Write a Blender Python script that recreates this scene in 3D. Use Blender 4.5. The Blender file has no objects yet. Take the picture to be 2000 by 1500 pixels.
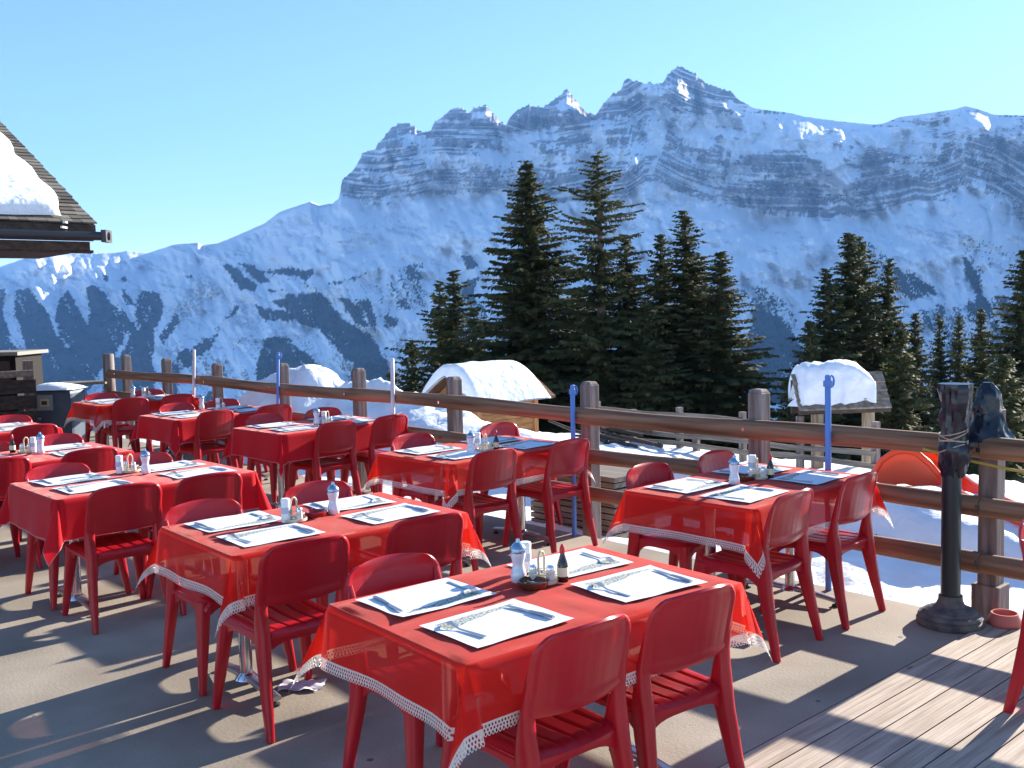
import bpy, math, random
import numpy as np
from math import sin, cos, tan, radians as R, pi, hypot, atan2, sqrt
random.seed(7); rng = np.random.RandomState(11)
S = bpy.context.scene

# ------------------------------------------------------------------ camera
F, PIT, ROL, H = 1950.0, R(4.4), R(-1.4), 1.76        # focal length in px of a 2000 px wide frame
FW = np.array([0, cos(PIT), -sin(PIT)]); UP0 = np.array([0, sin(PIT), cos(PIT)]); RT0 = np.array([1., 0, 0])
RT = cos(ROL)*RT0 + sin(ROL)*UP0; UP = -sin(ROL)*RT0 + cos(ROL)*UP0
cam = bpy.data.cameras.new('camera'); camo = bpy.data.objects.new('camera', cam); S.collection.objects.link(camo)
cam.sensor_width = 36; cam.lens = F/2000*36; cam.clip_start = 0.05; cam.clip_end = 20000
from mathutils import Matrix, Vector
M = Matrix(((RT[0], UP[0], -FW[0], 0), (RT[1], UP[1], -FW[1], 0), (RT[2], UP[2], -FW[2], H), (0, 0, 0, 1)))
camo.matrix_world = M
S.camera = camo
def ray(u, v):
    return FW + RT*(u-1000)/F - UP*(v-750)/F
def Z(u, v, z=0.0):                     # where the sight line through a photo point meets the level z
    d = ray(u, v); t = (z-H)/d[2]; return (d[0]*t, d[1]*t)
def AT(u, v, y):                        # ... meets the depth y
    d = ray(u, v); t = y/d[1]; return Vector((d[0]*t, y, H+d[2]*t))

# ------------------------------------------------------------------ light
SUN_AZ, SUN_EL = R(47), R(17.8)
S.view_settings.view_transform = 'Standard'; S.view_settings.look = 'None'
S.view_settings.exposure = 1.95; S.view_settings.gamma = 1
w = bpy.data.worlds.new("World"); S.world = w; w.use_nodes = True
nt = w.node_tree; bg = nt.nodes['Background']
sky = nt.nodes.new('ShaderNodeTexSky'); sky.sky_type = 'NISHITA'; sky.sun_disc = False
sky.sun_elevation = SUN_EL; sky.sun_rotation = SUN_AZ; sky.altitude = 1800; sky.air_density = 1.0; sky.dust_density = 0.25; sky.ozone_density = 3.0
nt.links.new(sky.outputs[0], bg.inputs[0]); bg.inputs[1].default_value = 0.074
sl = bpy.data.lights.new('sun', 'SUN'); sl.energy = 5.0; sl.angle = R(0.5); sl.color = (1.0, 0.93, 0.82)
so = bpy.data.objects.new('sun', sl); S.collection.objects.link(so)
sd = Vector((sin(SUN_AZ)*cos(SUN_EL), cos(SUN_AZ)*cos(SUN_EL), sin(SUN_EL)))
so.rotation_euler = sd.to_track_quat('Z', 'Y').to_euler(); so.location = (20, 20, 20)
S.cycles.max_bounces = 8; S.cycles.diffuse_bounces = 3; S.cycles.glossy_bounces = 3; S.cycles.transparent_max_bounces = 12
S.cycles.volume_bounces = 0; S.cycles.transmission_bounces = 4
S.cycles.caustics_reflective = False; S.cycles.caustics_refractive = False
try:
    S.cycles.use_denoising = True
except Exception: pass

# ------------------------------------------------------------------ helpers
C = S.collection
def link(o): C.objects.link(o); return o
def tag(o, label=None, cat=None, group=None, kind=None):
    if label: o['label'] = label
    if cat: o['category'] = cat
    if group: o['group'] = group
    if kind: o['kind'] = kind
    return o
def empty(name, loc=(0, 0, 0), rz=0, label=None, cat=None, group=None):
    o = bpy.data.objects.new(name, None); link(o); o.location = loc; o.rotation_euler = (0, 0, rz)
    o.empty_display_size = 0.1
    return tag(o, label, cat, group)
class MB:
    def __init__(s): s.v = []; s.f = []; s.m = []; s.cur = 0
    def add(s, vs, fs):
        b = len(s.v); s.v += [tuple(map(float, p)) for p in vs]; s.f += [tuple(b+i for i in f) for f in fs]; s.m += [s.cur]*len(fs)
    def box(s, c, d, rz=0, M=None, taper=1.0):
        hx, hy, hz = d[0]/2, d[1]/2, d[2]/2; vs = []
        for k, (z) in enumerate((-hz, hz)):
            t = taper if k else 1
            for x, y in ((-hx, -hy), (hx, -hy), (hx, hy), (-hx, hy)):
                x *= t; y_ = y*t
                if M is not None: p = M @ Vector((x, y_, z)); vs.append((c[0]+p.x, c[1]+p.y, c[2]+p.z))
                else: vs.append((c[0]+x*cos(rz)-y_*sin(rz), c[1]+x*sin(rz)+y_*cos(rz), c[2]+z))
        s.add(vs, [(3, 2, 1, 0), (4, 5, 6, 7), (0, 1, 5, 4), (1, 2, 6, 5), (2, 3, 7, 6), (3, 0, 4, 7)])
    def tube(s, pts, r, n=10, cap=True):
        pts = [Vector(p) for p in pts]; rs = r if isinstance(r, (list, tuple)) else [r]*len(pts)
        ring = []; up = None
        for i, p in enumerate(pts):
            t = (pts[min(i+1, len(pts)-1)]-pts[max(i-1, 0)]).normalized()
            if up is None: up = Vector((0, 0, 1)) if abs(t.z) < .9 else Vector((0, 1, 0))
            a = up.cross(t).normalized(); b = t.cross(a).normalized(); up = b
            ring.append([p+(a*cos(2*pi*k/n)+b*sin(2*pi*k/n))*rs[i] for k in range(n)])
        vs = [q for rr in ring for q in rr]; fs = []
        for i in range(len(pts)-1):
            for k in range(n): fs.append((i*n+k, i*n+(k+1) % n, (i+1)*n+(k+1) % n, (i+1)*n+k))
        if cap: fs += [tuple(range(n))[::-1], tuple((len(pts)-1)*n+k for k in range(n))]
        s.add(vs, fs)
    def sweep(s, pts, secs, side=(1, 0, 0), pw=3.5, n=12):
        """superellipse section (width along side, depth) swept along pts"""
        pts = [Vector(p) for p in pts]; vs = []; sd_ = Vector(side)
        for i, p in enumerate(pts):
            t = (pts[min(i+1, len(pts)-1)]-pts[max(i-1, 0)]).normalized()
            a = (sd_-t*sd_.dot(t)).normalized(); b = t.cross(a)
            for k in range(n):
                th = 2*pi*(k+.5)/n; cx, cy = cos(th), sin(th)
                x = (abs(cx)**(2/pw))*(1 if cx > 0 else -1); y = (abs(cy)**(2/pw))*(1 if cy > 0 else -1)
                vs.append(p+a*x*secs[i][0]/2+b*y*secs[i][1]/2)
        fs = []
        for i in range(len(pts)-1):
            for k in range(n): fs.append((i*n+k, i*n+(k+1) % n, (i+1)*n+(k+1) % n, (i+1)*n+k))
        fs += [tuple(range(n))[::-1], tuple((len(pts)-1)*n+k for k in range(n))]
        s.add(vs, fs)
    def lathe(s, prof, c=(0, 0, 0), n=20, noise=None):
        vs = []; m = len(prof)
        for j, (r, z) in enumerate(prof):
            for k in range(n):
                a = 2*pi*k/n; rr = max(r, 1e-4)
                if noise: rr *= noise(j, k)
                vs.append((c[0]+rr*cos(a), c[1]+rr*sin(a), c[2]+z))
        fs = [(j*n+k, j*n+(k+1) % n, (j+1)*n+(k+1) % n, (j+1)*n+k) for j in range(m-1) for k in range(n)]
        fs += [tuple(range(n))[::-1], tuple((m-1)*n+k for k in range(n))]
        s.add(vs, fs)
    def grid(s, P, flip=False):         # P[i][j] points
        nj = len(P[0]); vs = [q for r in P for q in r]
        fs = [(i*nj+j, (i+1)*nj+j, (i+1)*nj+j+1, i*nj+j+1) for i in range(len(P)-1) for j in range(nj-1)]
        if flip: fs = [f[::-1] for f in fs]
        s.add(vs, fs)
    def mesh(s, name, mats, smooth=None):
        me = bpy.data.meshes.new(name); me.from_pydata(s.v, [], s.f)
        for m in (mats if isinstance(mats, (list, tuple)) else [mats]): me.materials.append(m)
        if any(s.m): me.polygons.foreach_set('material_index', s.m)
        if smooth is not None:
            me.polygons.foreach_set('use_smooth', [True]*len(me.polygons))
            if smooth < 180:
                try: me.set_sharp_from_angle(angle=R(smooth))
                except Exception: pass
        me.update(); return me
    def build(s, name, mats, parent=None, smooth=None, loc=None, bevel=None):
        o = bpy.data.objects.new(name, s.mesh(name, mats, smooth)); link(o)
        if parent: o.parent = parent
        if loc is not None: o.location = loc
        if bevel:
            b = o.modifiers.new('b', 'BEVEL'); b.width = bevel; b.segments = 2; b.limit_method = 'ANGLE'
        return o
def copy_tree(o, parent=None):
    c = o.copy(); link(c); c.parent = parent
    if parent: c.matrix_parent_inverse = o.matrix_parent_inverse.copy()
    for ch in list(o.children): copy_tree(ch, c)
    return c

# numpy noise
class VN:
    def __init__(s, seed, n=256): s.n = n; s.g = np.random.RandomState(seed).rand(n, n)
    def __call__(s, x, y):
        x = np.asarray(x, float); y = np.asarray(y, float)
        xi = np.floor(x).astype(int); yi = np.floor(y).astype(int); fx = x-xi; fy = y-yi
        fx = fx*fx*(3-2*fx); fy = fy*fy*(3-2*fy); n = s.n
        a = s.g[xi % n, yi % n]; b = s.g[(xi+1) % n, yi % n]; c = s.g[xi % n, (yi+1) % n]; d = s.g[(xi+1) % n, (yi+1) % n]
        return (a*(1-fx)+b*fx)*(1-fy)+(c*(1-fx)+d*fx)*fy
def fbm(vn, x, y, o=4, g=.5):
    t = 0; a = 1; s_ = 0
    for k in range(o): c_, n_ = cos(.5+1.1*k), sin(.5+1.1*k); t = t+a*vn((x*c_-y*n_)*2**k+17.3*k+500, (x*n_+y*c_)*2**k+5.7*k+500); s_ += a; a *= g
    return t/s_
def sst(a, b, x): t = np.clip((x-a)/(b-a), 0, 1); return t*t*(3-2*t)

# ------------------------------------------------------------------ materials
def mat(name, col=(.5, .5, .5), rough=.6, metal=0, spec=.5, **k):
    m = bpy.data.materials.new(name); m.use_nodes = True; b = m.node_tree.nodes['Principled BSDF']
    b.inputs['Base Color'].default_value = (*col, 1); b.inputs['Roughness'].default_value = rough
    b.inputs['Metallic'].default_value = metal; b.inputs['Specular IOR Level'].default_value = spec
    for kk, v in k.items(): b.inputs[kk.replace('_', ' ')].default_value = v
    return m
def N(m, t, **k):
    n = m.node_tree.nodes.new(t)
    for a, v in k.items(): setattr(n, a, v)
    return n
def L(m, a, b): m.node_tree.links.new(a, b)
def vary(m, c1, c2, scale=4, detail=6, stretch=(1, 1, 1), bump=0, bscale=None, coord='Object', lo=.35, hi=.65, rough=None, dist=.01, rz=0):
    b = m.node_tree.nodes['Principled BSDF']
    tc = N(m, 'ShaderNodeTexCoord'); mp = N(m, 'ShaderNodeMapping'); mp.inputs['Scale'].default_value = stretch
    src_ = tc.outputs[coord]
    if rz:
        m0 = N(m, 'ShaderNodeMapping'); m0.inputs['Rotation'].default_value = (0, 0, -rz); L(m, src_, m0.inputs[0]); src_ = m0.outputs[0]
    L(m, src_, mp.inputs[0])
    nz = N(m, 'ShaderNodeTexNoise'); nz.inputs['Scale'].default_value = scale; nz.inputs['Detail'].default_value = detail
    L(m, mp.outputs[0], nz.inputs['Vector'])
    cr = N(m, 'ShaderNodeValToRGB'); cr.color_ramp.elements[0].position = lo; cr.color_ramp.elements[1].position = hi
    cr.color_ramp.elements[0].color = (*c1, 1); cr.color_ramp.elements[1].color = (*c2, 1)
    L(m, nz.outputs['Fac'], cr.inputs[0]); L(m, cr.outputs[0], b.inputs['Base Color'])
    if rough:
        mr = N(m, 'ShaderNodeMapRange'); mr.inputs['To Min'].default_value = rough[0]; mr.inputs['To Max'].default_value = rough[1]
        L(m, nz.outputs['Fac'], mr.inputs[0]); L(m, mr.outputs[0], b.inputs['Roughness'])
    if bump:
        n2 = N(m, 'ShaderNodeTexNoise'); n2.inputs['Scale'].default_value = bscale or scale*4; n2.inputs['Detail'].default_value = 5
        L(m, mp.outputs[0], n2.inputs['Vector'])
        bp = N(m, 'ShaderNodeBump'); bp.inputs['Strength'].default_value = bump; bp.inputs['Distance'].default_value = dist
        L(m, n2.outputs['Fac'], bp.inputs['Height']); L(m, bp.outputs[0], b.inputs['Normal'])
    return m
PLASTIC = vary(mat('red_plastic', (.5, .01, .02), .36, spec=.45), (.41, .006, .014), (.52, .011, .022), 2.3, 5, bump=.04, bscale=90, rough=(.22, .40), dist=.002)
CHROME = mat('chrome', (.75, .75, .76), .18, 1)
STEEL = mat('steel', (.42, .42, .44), .36, 1)
BLACKP = mat('black_rubber', (.02, .02, .02), .6)
WHITE = mat('white_plastic', (.82, .82, .80), .4)
def wood(name, c1, c2, stretch=(1, 12, 12), rough=.75, scale=3, rz=0):
    return vary(mat(name, c1, rough, spec=.18), c1, c2, scale, 8, stretch, bump=.35, bscale=scale*3, lo=.3, hi=.7, dist=.006, rz=rz)
W_RAIL = wood('rail_wood', (.12, .055, .030), (.38, .205, .12), (.35, 8, 8), rz=R(132))
W_POST = wood('post_wood', (.13, .085, .07), (.33, .28, .25), (9, 9, .8))
W_GREY = wood('grey_wood', (.13, .105, .08), (.31, .265, .215), (.6, 9, 9), rz=R(132))
W_HUT = wood('hut_wood', (.24, .105, .04), (.40, .20, .085), (1.5, 1.5, 9))
W_DARK = wood('dark_wood', (.05, .035, .03), (.11, .08, .065), (2, 8, 8))
SNOW = vary(mat('snow', (.85, .87, .9), .7, spec=.2), (.80, .83, .87), (.9, .92, .94), 2.5, 6, bump=.5, bscale=9, dist=.05)
b_ = SNOW.node_tree.nodes['Principled BSDF']

def cloth_mat(name, sheer):
    m = bpy.data.materials.new(name); m.use_nodes = True; t = m.node_tree; t.nodes.remove(t.nodes['Principled BSDF'])
    out = t.nodes['Material Output']
    col = (.82, .030, .026, 1) if sheer else (.70, .020, .030, 1)
    d = N(m, 'ShaderNodeBsdfPrincipled'); d.inputs['Base Color'].default_value = col; d.inputs['Roughness'].default_value = .92
    d.inputs['Specular IOR Level'].default_value = .08
    d.inputs['Sheen Weight'].default_value = .7; d.inputs['Sheen Tint'].default_value = (1, .55, .5, 1); d.inputs['Sheen Roughness'].default_value = .35
    tr = N(m, 'ShaderNodeBsdfTranslucent'); tr.inputs[0].default_value = (.9, .05, .02, 1) if sheer else (.6, .012, .02, 1)
    mx = N(m, 'ShaderNodeMixShader'); mx.inputs[0].default_value = .42 if sheer else .28
    L(m, d.outputs[0], mx.inputs[1]); L(m, tr.outputs[0], mx.inputs[2]); last = mx
    uv = N(m, 'ShaderNodeUVMap'); wv = N(m, 'ShaderNodeTexBrick'); 
    wv.inputs['Scale'].default_value = 1; wv.inputs['Brick Width'].default_value = .006; wv.inputs['Row Height'].default_value = .004
    wv.inputs['Mortar Size'].default_value = .0009; wv.inputs['Color1'].default_value = (1, 1, 1, 1); wv.inputs['Color2'].default_value = (.8, .8, .8, 1); wv.inputs['Mortar'].default_value = (0, 0, 0, 1)
    L(m, uv.outputs[0], wv.inputs['Vector'])
    nz = N(m, 'ShaderNodeTexNoise'); nz.inputs['Scale'].default_value = 14; nz.inputs['Detail'].default_value = 3; L(m, uv.outputs[0], nz.inputs['Vector'])
    ad = N(m, 'ShaderNodeMath', operation='MULTIPLY_ADD'); L(m, nz.outputs['Fac'], ad.inputs[0]); ad.inputs[1].default_value = 3.0; L(m, wv.outputs['Color'], ad.inputs[2])
    bp = N(m, 'ShaderNodeBump'); bp.inputs['Strength'].default_value = .35; bp.inputs['Distance'].default_value = .0012
    L(m, ad.outputs[0], bp.inputs['Height']); L(m, bp.outputs[0], d.inputs['Normal'])
    if sheer:
        tp = N(m, 'ShaderNodeBsdfTransparent'); tp.inputs[0].default_value = (1, .62, .56, 1); m2 = N(m, 'ShaderNodeMixShader'); m2.inputs[0].default_value = .19
        L(m, mx.outputs[0], m2.inputs[1]); L(m, tp.outputs[0], m2.inputs[2]); last = m2
    L(m, last.outputs[0], out.inputs[0]); return m
CL_SHEER = cloth_mat('sheer_red_cloth', True); CL_PLAIN = cloth_mat('plain_red_cloth', False)

def math(m, op, a, b=None, c=None):
    n = N(m, 'ShaderNodeMath', operation=op)
    for i, x in enumerate((a, b, c)):
        if x is None: continue
        if hasattr(x, 'links') or hasattr(x, 'is_linked'): L(m, x, n.inputs[i])
        else: n.inputs[i].default_value = x
    return n.outputs[0]
def lace_mat():
    m = mat('cream_lace', (.92, .89, .82), .8); t = m.node_tree; b = t.nodes['Principled BSDF']; out = t.nodes['Material Output']
    uv = N(m, 'ShaderNodeUVMap'); sp = N(m, 'ShaderNodeSeparateXYZ'); L(m, uv.outputs[0], sp.inputs[0])
    x, y = sp.outputs[0], sp.outputs[1]           # metres along, 0..1 across
    def holes(per, yc, ry, off, rx):
        fx = math(m, 'FRACT', math(m, 'ADD', math(m, 'DIVIDE', x, per), off))
        dx = math(m, 'DIVIDE', math(m, 'SUBTRACT', fx, .5), rx); dy = math(m, 'DIVIDE', math(m, 'SUBTRACT', y, yc), ry)
        return math(m, 'LESS_THAN', math(m, 'ADD', math(m, 'MULTIPLY', dx, dx), math(m, 'MULTIPLY', dy, dy)), 1)
    a = holes(.0125, .26, .10, 0, .27); b2 = holes(.0125, .53, .10, .5, .27); c = holes(.014, .80, .12, .2, .26)
    h = math(m, 'MAXIMUM', math(m, 'MAXIMUM', a, b2), c)
    fx = math(m, 'FRACT', math(m, 'ADD', math(m, 'DIVIDE', x, .014), .2))
    sc = math(m, 'GREATER_THAN', y, math(m, 'SUBTRACT', 1.0, math(m, 'MULTIPLY', math(m, 'POWER', math(m, 'ABSOLUTE', math(m, 'SUBTRACT', math(m, 'MULTIPLY', fx, 2), 1)), 2.0), .17)))
    h = math(m, 'MAXIMUM', h, sc)
    tp = N(m, 'ShaderNodeBsdfTransparent'); tl = N(m, 'ShaderNodeBsdfTranslucent'); tl.inputs[0].default_value = (.95, .90, .80, 1)
    m1 = N(m, 'ShaderNodeMixShader'); m1.inputs[0].default_value = .5; L(m, b.outputs[0], m1.inputs[1]); L(m, tl.outputs[0], m1.inputs[2])
    mx = N(m, 'ShaderNodeMixShader'); L(m, h, mx.inputs[0]); L(m, m1.outputs[0], mx.inputs[1]); L(m, tp.outputs[0], mx.inputs[2]); L(m, mx.outputs[0], out.inputs[0])
    return m
LACE = lace_mat()

def paper_mat():
    m = mat('placemat_paper', (.9, .9, .92), .8, spec=.2); t = m.node_tree; b = t.nodes['Principled BSDF']
    uv = N(m, 'ShaderNodeUVMap'); sp = N(m, 'ShaderNodeSeparateXYZ'); L(m, uv.outputs[0], sp.inputs[0]); x, y = sp.outputs[0], sp.outputs[1]
    nz = N(m, 'ShaderNodeTexNoise'); nz.inputs['Scale'].default_value = 42; nz.inputs['Detail'].default_value = 5; L(m, uv.outputs[0], nz.inputs['Vector'])
    n3 = N(m, 'ShaderNodeTexNoise'); n3.inputs['Scale'].default_value = 7; L(m, uv.outputs[0], n3.inputs['Vector'])
    wob = math(m, 'MULTIPLY', math(m, 'SUBTRACT', n3.outputs['Fac'], .5), .12)
    low = math(m, 'ADD', math(m, 'MULTIPLY_ADD', x, .26, .62), wob)        # lower edge of the printed strip
    k = math(m, 'MULTIPLY', math(m, 'GREATER_THAN', y, low), math(m, 'LESS_THAN', y, .9))
    k = math(m, 'MULTIPLY', k, math(m, 'MULTIPLY', math(m, 'GREATER_THAN', x, .09), math(m, 'LESS_THAN', x, .9)))
    cr = N(m, 'ShaderNodeValToRGB'); e = cr.color_ramp.elements; e[0].position = .38; e[0].color = (.10, .13, .12, 1); e[1].position = .62; e[1].color = (.62, .64, .58, 1)
    L(m, nz.outputs['Fac'], cr.inputs[0])
    mx = N(m, 'ShaderNodeMix', data_type='RGBA'); L(m, k, mx.inputs['Factor']); mx.inputs['A'].default_value = (.74, .75, .80, 1); L(m, cr.outputs[0], mx.inputs['B'])
    L(m, mx.outputs['Result'], b.inputs['Base Color']); return m
PAPER = paper_mat()

cr_ = [n for n in PLASTIC.node_tree.nodes if n.type == 'VALTORGB'][0].color_ramp; e_ = cr_.elements.new(.74); e_.color = (.56, .035, .045, 1)
# ------------------------------------------------------------------ frames of the terrace
UA = R(41.5)                                # table rows; fence normal points the same way
NX, NY = sin(R(48)), cos(R(48))             # out of the terrace, towards the snow
VX, VY = -NY, NX                            # along the fence, away from the camera
def NV(n, v): return (NX*n+VX*v, NY*n+VY*v)
FN = 5.50                                   # fence line
def FAT(u, v, n=FN):                        # sight line against the fence plane -> (v coord, z)
    d = ray(u, v); t = n/(d[0]*NX+d[1]*NY); return (d[0]*t*VX+d[1]*t*VY, H+d[2]*t)

# ------------------------------------------------------------------ snow ground near the terrace
vn1, vn2, vn3, vn4 = VN(1), VN(2), VN(3), VN(4)
def ground_z(x, y, detail=True):
    x = np.asarray(x, float); y = np.asarray(y, float)
    p = x*NX+y*NY-5.5; q = x*VX+y*VY
    z = -.13-.012*np.clip(p, 0, 9)
    d = np.clip(p-4.7, 0, None)+.7*np.clip(q-15.5, 0, None); d2 = np.where(d > 0, d*d/(d+2.5), 0)
    z = z-.46*d2
    if detail:
        z = z+(fbm(vn1, x*.35, y*.35, 3)-.5)*.30*np.clip(p/4, 0, 1)
        z = z+(fbm(vn2, x*2.2, y*2.2, 4, .6)-.5)*.15*np.clip((p+.3)/.6, 0, 1)
    wob = (fbm(vn4, x*.5, y*.5, 3)-.5)*.9 if detail else 0
    z = z+.30*sst(1.45, 1.85, p+wob)*(1-sst(2.2, 4.8, p))*sst(12, 8, q)*sst(1.9, 3.4, q)
    # heap shovelled up behind the far part of the fence
    def heap(cx, cy, a, b, h, ang=0):
        X = (x-cx)*cos(ang)+(y-cy)*sin(ang); Y = -(x-cx)*sin(ang)+(y-cy)*cos(ang)
        r = (X/a)**2+(Y/b)**2
        return h*np.exp(-r**1.3)*(1+(fbm(vn3, x*2.6, y*2.6, 4, .6)-.5)*.7)
    z = z+heap(-2.5, 13.6, 1.7, 1.0, .78)+heap(-3.1, 13.8, .8, .7, .32)+heap(-1.3, 12.7, 1.0, .8, .30)+heap(-.3, 12.6, .8, .7, .12)
    z = z+heap(8.6, 13.5, 3.5, 2.0, .9)*0.6
    inside = np.clip((-p-.05)/.1, 0, 1)*(q < 17.2)
    return z*(1-inside)+(-.45)*inside
def build_ground():
    def axis(lo, hi, c, fine, g):
        a = [c]; st = fine
        while a[-1] < hi: a.append(a[-1]+st); st = fine if abs(a[-1]-c) < 9 else st*g
        b = [c]; st = fine
        while b[-1] > lo: b.append(b[-1]-st); st = fine if abs(b[-1]-c) < 9 else st*g
        return np.array(sorted(set(b[1:]+a)))
    X = axis(-900, 900, 2, .075, 1.05); Y = axis(-60, 1500, 10, .075, 1.05)
    gx, gy = np.meshgrid(X, Y, indexing='ij'); gz = ground_z(gx, gy); gz = np.maximum(gz, -260)
    ni, nj = gx.shape
    me = bpy.data.meshes.new('snow_ground'); co = np.stack([gx, gy, gz], -1).reshape(-1, 3)
    idx = np.arange(ni*nj).reshape(ni, nj)
    q = np.stack([idx[:-1, :-1], idx[1:, :-1], idx[1:, 1:], idx[:-1, 1:]], -1).reshape(-1, 4)
    np_mesh(me, co, q); me.materials.append(SNOWG)
    return tag(link(bpy.data.objects.new('snow_ground', me)), kind='structure')
def np_mesh(me, co, q, smooth=True):
    me.vertices.add(len(co)); me.vertices.foreach_set('co', co.astype(np.float32).ravel())
    k = q.shape[1]
    me.loops.add(q.size); me.loops.foreach_set('vertex_index', q.astype(np.int32).ravel())
    me.polygons.add(len(q)); me.polygons.foreach_set('loop_start', (np.arange(len(q))*k).astype(np.int32))
    me.polygons.foreach_set('loop_total', np.full(len(q), k, np.int32))
    me.polygons.foreach_set('use_smooth', np.full(len(q), smooth, bool)); me.update(calc_edges=True); me.validate()
SNOWG = vary(mat('trodden_snow', (.85, .87, .9), .65, spec=.25), (.78, .81, .85), (.9, .92, .94), 3, 7, bump=.5, bscale=7, dist=.05)
build_ground()

# ------------------------------------------------------------------ terrace
def nvbox(m, n0, n1, v0, v1, z0, z1):
    ps = [NV(n0, v0), NV(n1, v0), NV(n1, v1), NV(n0, v1)]
    m.add([(*p, z0) for p in ps]+[(*p, z1) for p in ps], [(0, 1, 2, 3), (7, 6, 5, 4), (0, 4, 5, 1), (1, 5, 6, 2), (2, 6, 7, 3), (3, 7, 4, 0)])
def conc_mat():
    m = vary(mat('worn_concrete', (.3, .28, .24), .85), (.26, .21, .155), (.45, .38, .295), 1.1, 9, bump=.4, bscale=60, dist=.004)
    b = m.node_tree.nodes['Principled BSDF']; src = b.inputs['Base Color'].links[0].from_socket
    tc = N(m, 'ShaderNodeTexCoord'); n = N(m, 'ShaderNodeTexNoise'); n.inputs['Scale'].default_value = 170; n.inputs['Detail'].default_value = 2; L(m, tc.outputs['Object'], n.inputs['Vector'])
    v = N(m, 'ShaderNodeTexVoronoi'); v.inputs['Scale'].default_value = 3.3; L(m, tc.outputs['Object'], v.inputs['Vector'])
    n2 = N(m, 'ShaderNodeTexNoise'); n2.inputs['Scale'].default_value = 9; L(m, tc.outputs['Object'], n2.inputs['Vector'])
    sp = math(m, 'LESS_THAN', math(m, 'ADD', v.outputs['Distance'], math(m, 'MULTIPLY', n2.outputs['Fac'], .12)), .095)
    mx = N(m, 'ShaderNodeMix', data_type='RGBA', blend_type='MULTIPLY'); mx.inputs['Factor'].default_value = .5; L(m, src, mx.inputs['A'])
    cr = N(m, 'ShaderNodeValToRGB'); cr.color_ramp.elements[0].color = (.5, .5, .5, 1); cr.color_ramp.elements[0].position = .35; cr.color_ramp.elements[1].position = .6; L(m, n.outputs['Fac'], cr.inputs[0]); L(m, cr.outputs[0], mx.inputs['B'])
    m2 = N(m, 'ShaderNodeMix', data_type='RGBA'); L(m, sp, m2.inputs['Factor']); L(m, mx.outputs['Result'], m2.inputs['A']); m2.inputs['B'].default_value = (.11, .10, .085, 1)
    L(m, m2.outputs['Result'], b.inputs['Base Color']); return m
m = MB(); nvbox(m, -9, 5.44, 2.225, 17, -.3, 0); tag(m.build('concrete_terrace', conc_mat()), kind='structure')
def deck_mat():
    m = vary(mat('deck_board', (.4, .33, .27), .8), (.30, .215, .155), (.56, .45, .35), 2.2, 9, (1, 14, 1), bump=.5, bscale=6, coord='Object', lo=.3, hi=.7, dist=.004)
    b = m.node_tree.nodes['Principled BSDF']; src = b.inputs['Base Color'].links[0].from_socket
    tc = N(m, 'ShaderNodeTexCoord'); v = N(m, 'ShaderNodeTexVoronoi'); mp = N(m, 'ShaderNodeMapping'); mp.inputs['Scale'].default_value = (1.6, 4.5, 1); L(m, tc.outputs['Object'], mp.inputs[0]); L(m, mp.outputs[0], v.inputs['Vector']); v.inputs['Scale'].default_value = 1.6
    k = math(m, 'LESS_THAN', v.outputs['Distance'], .07)
    m2 = N(m, 'ShaderNodeMix', data_type='RGBA'); L(m, math(m, 'MULTIPLY', k, .75), m2.inputs['Factor']); L(m, src, m2.inputs['A']); m2.inputs['B'].default_value = (.16, .09, .06, 1)
    L(m, m2.outputs['Result'], b.inputs['Base Color']); return m
m = MB(); bw = .128
for i in range(46):                              # boards with a groove each side; x runs along the board
    v1 = 2.212-i*(bw+.006)
    xs = 0
    for a, b_2 in ((0, .031), (.0325, .0635), (.065, .096), (.0975, bw)):
        c = (v1-(a+b_2)/2); m.box((-1.8, c, -.0155), (14.5, b_2-a, .043))
    m.box((-1.8, v1-bw/2, -.0249), (14.5, bw, .06))
o = m.build('wooden_deck', deck_mat()); o.rotation_euler = (0, 0, atan2(NY, NX)); tag(o, kind='structure')
# ------------------------------------------------------------------ log fence along the terrace
fence = empty('log_fence', (*NV(FN, 3), 0), 0, 'brown log fence with square posts running along the snowy side of the terrace', 'fence')
def child(mb, name, mats, root, **k):               # world-space shape hung under a root
    o = mb.build(name, mats, None, **k); o.parent = root; o.matrix_parent_inverse = Matrix.Translation(root.location).inverted() if root.rotation_euler.z == 0 else (Matrix.Translation(root.location) @ Matrix.Rotation(root.rotation_euler.z, 4, 'Z')).inverted(); return o
POSTX = [1925, 1468, 1137, 873, 688, 540, 412, 314, 236]
yr = lambda x: 723+(x-235)*.0902
pv = [FAT(x, yr(x))[0] for x in POSTX]
tops = [1.14, 1.16, 1.15, 1.13, 1.16, 1.17, 1.13, 1.16, 1.18]
ph = -R(42)+pi/2+pi/2
PR = atan2(NY, NX)
for i, v in enumerate(pv):
    m = MB(); x, y = NV(FN+.085, v); h = tops[i]
    m.box((x, y, h/2-.15), (.105, .105, h+.3), PR); m.box((x, y, h+.012), (.098, .098, .024), PR, taper=.75)
    if i == 0: m.box((x, y, .06), (.15, .15, .22), PR)
    child(m, 'post', W_POST, fence, bevel=.006)
m = MB(); x, y = NV(FN-.02, pv[8]+.42); m.tube([(x, y, -.2), (x, y, .6), (x, y, 1.20), (x, y, 1.215)], [.085, .083, .080, .068], 16); child(m, 'round_corner_post', W_POST, fence, smooth=40)
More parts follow.
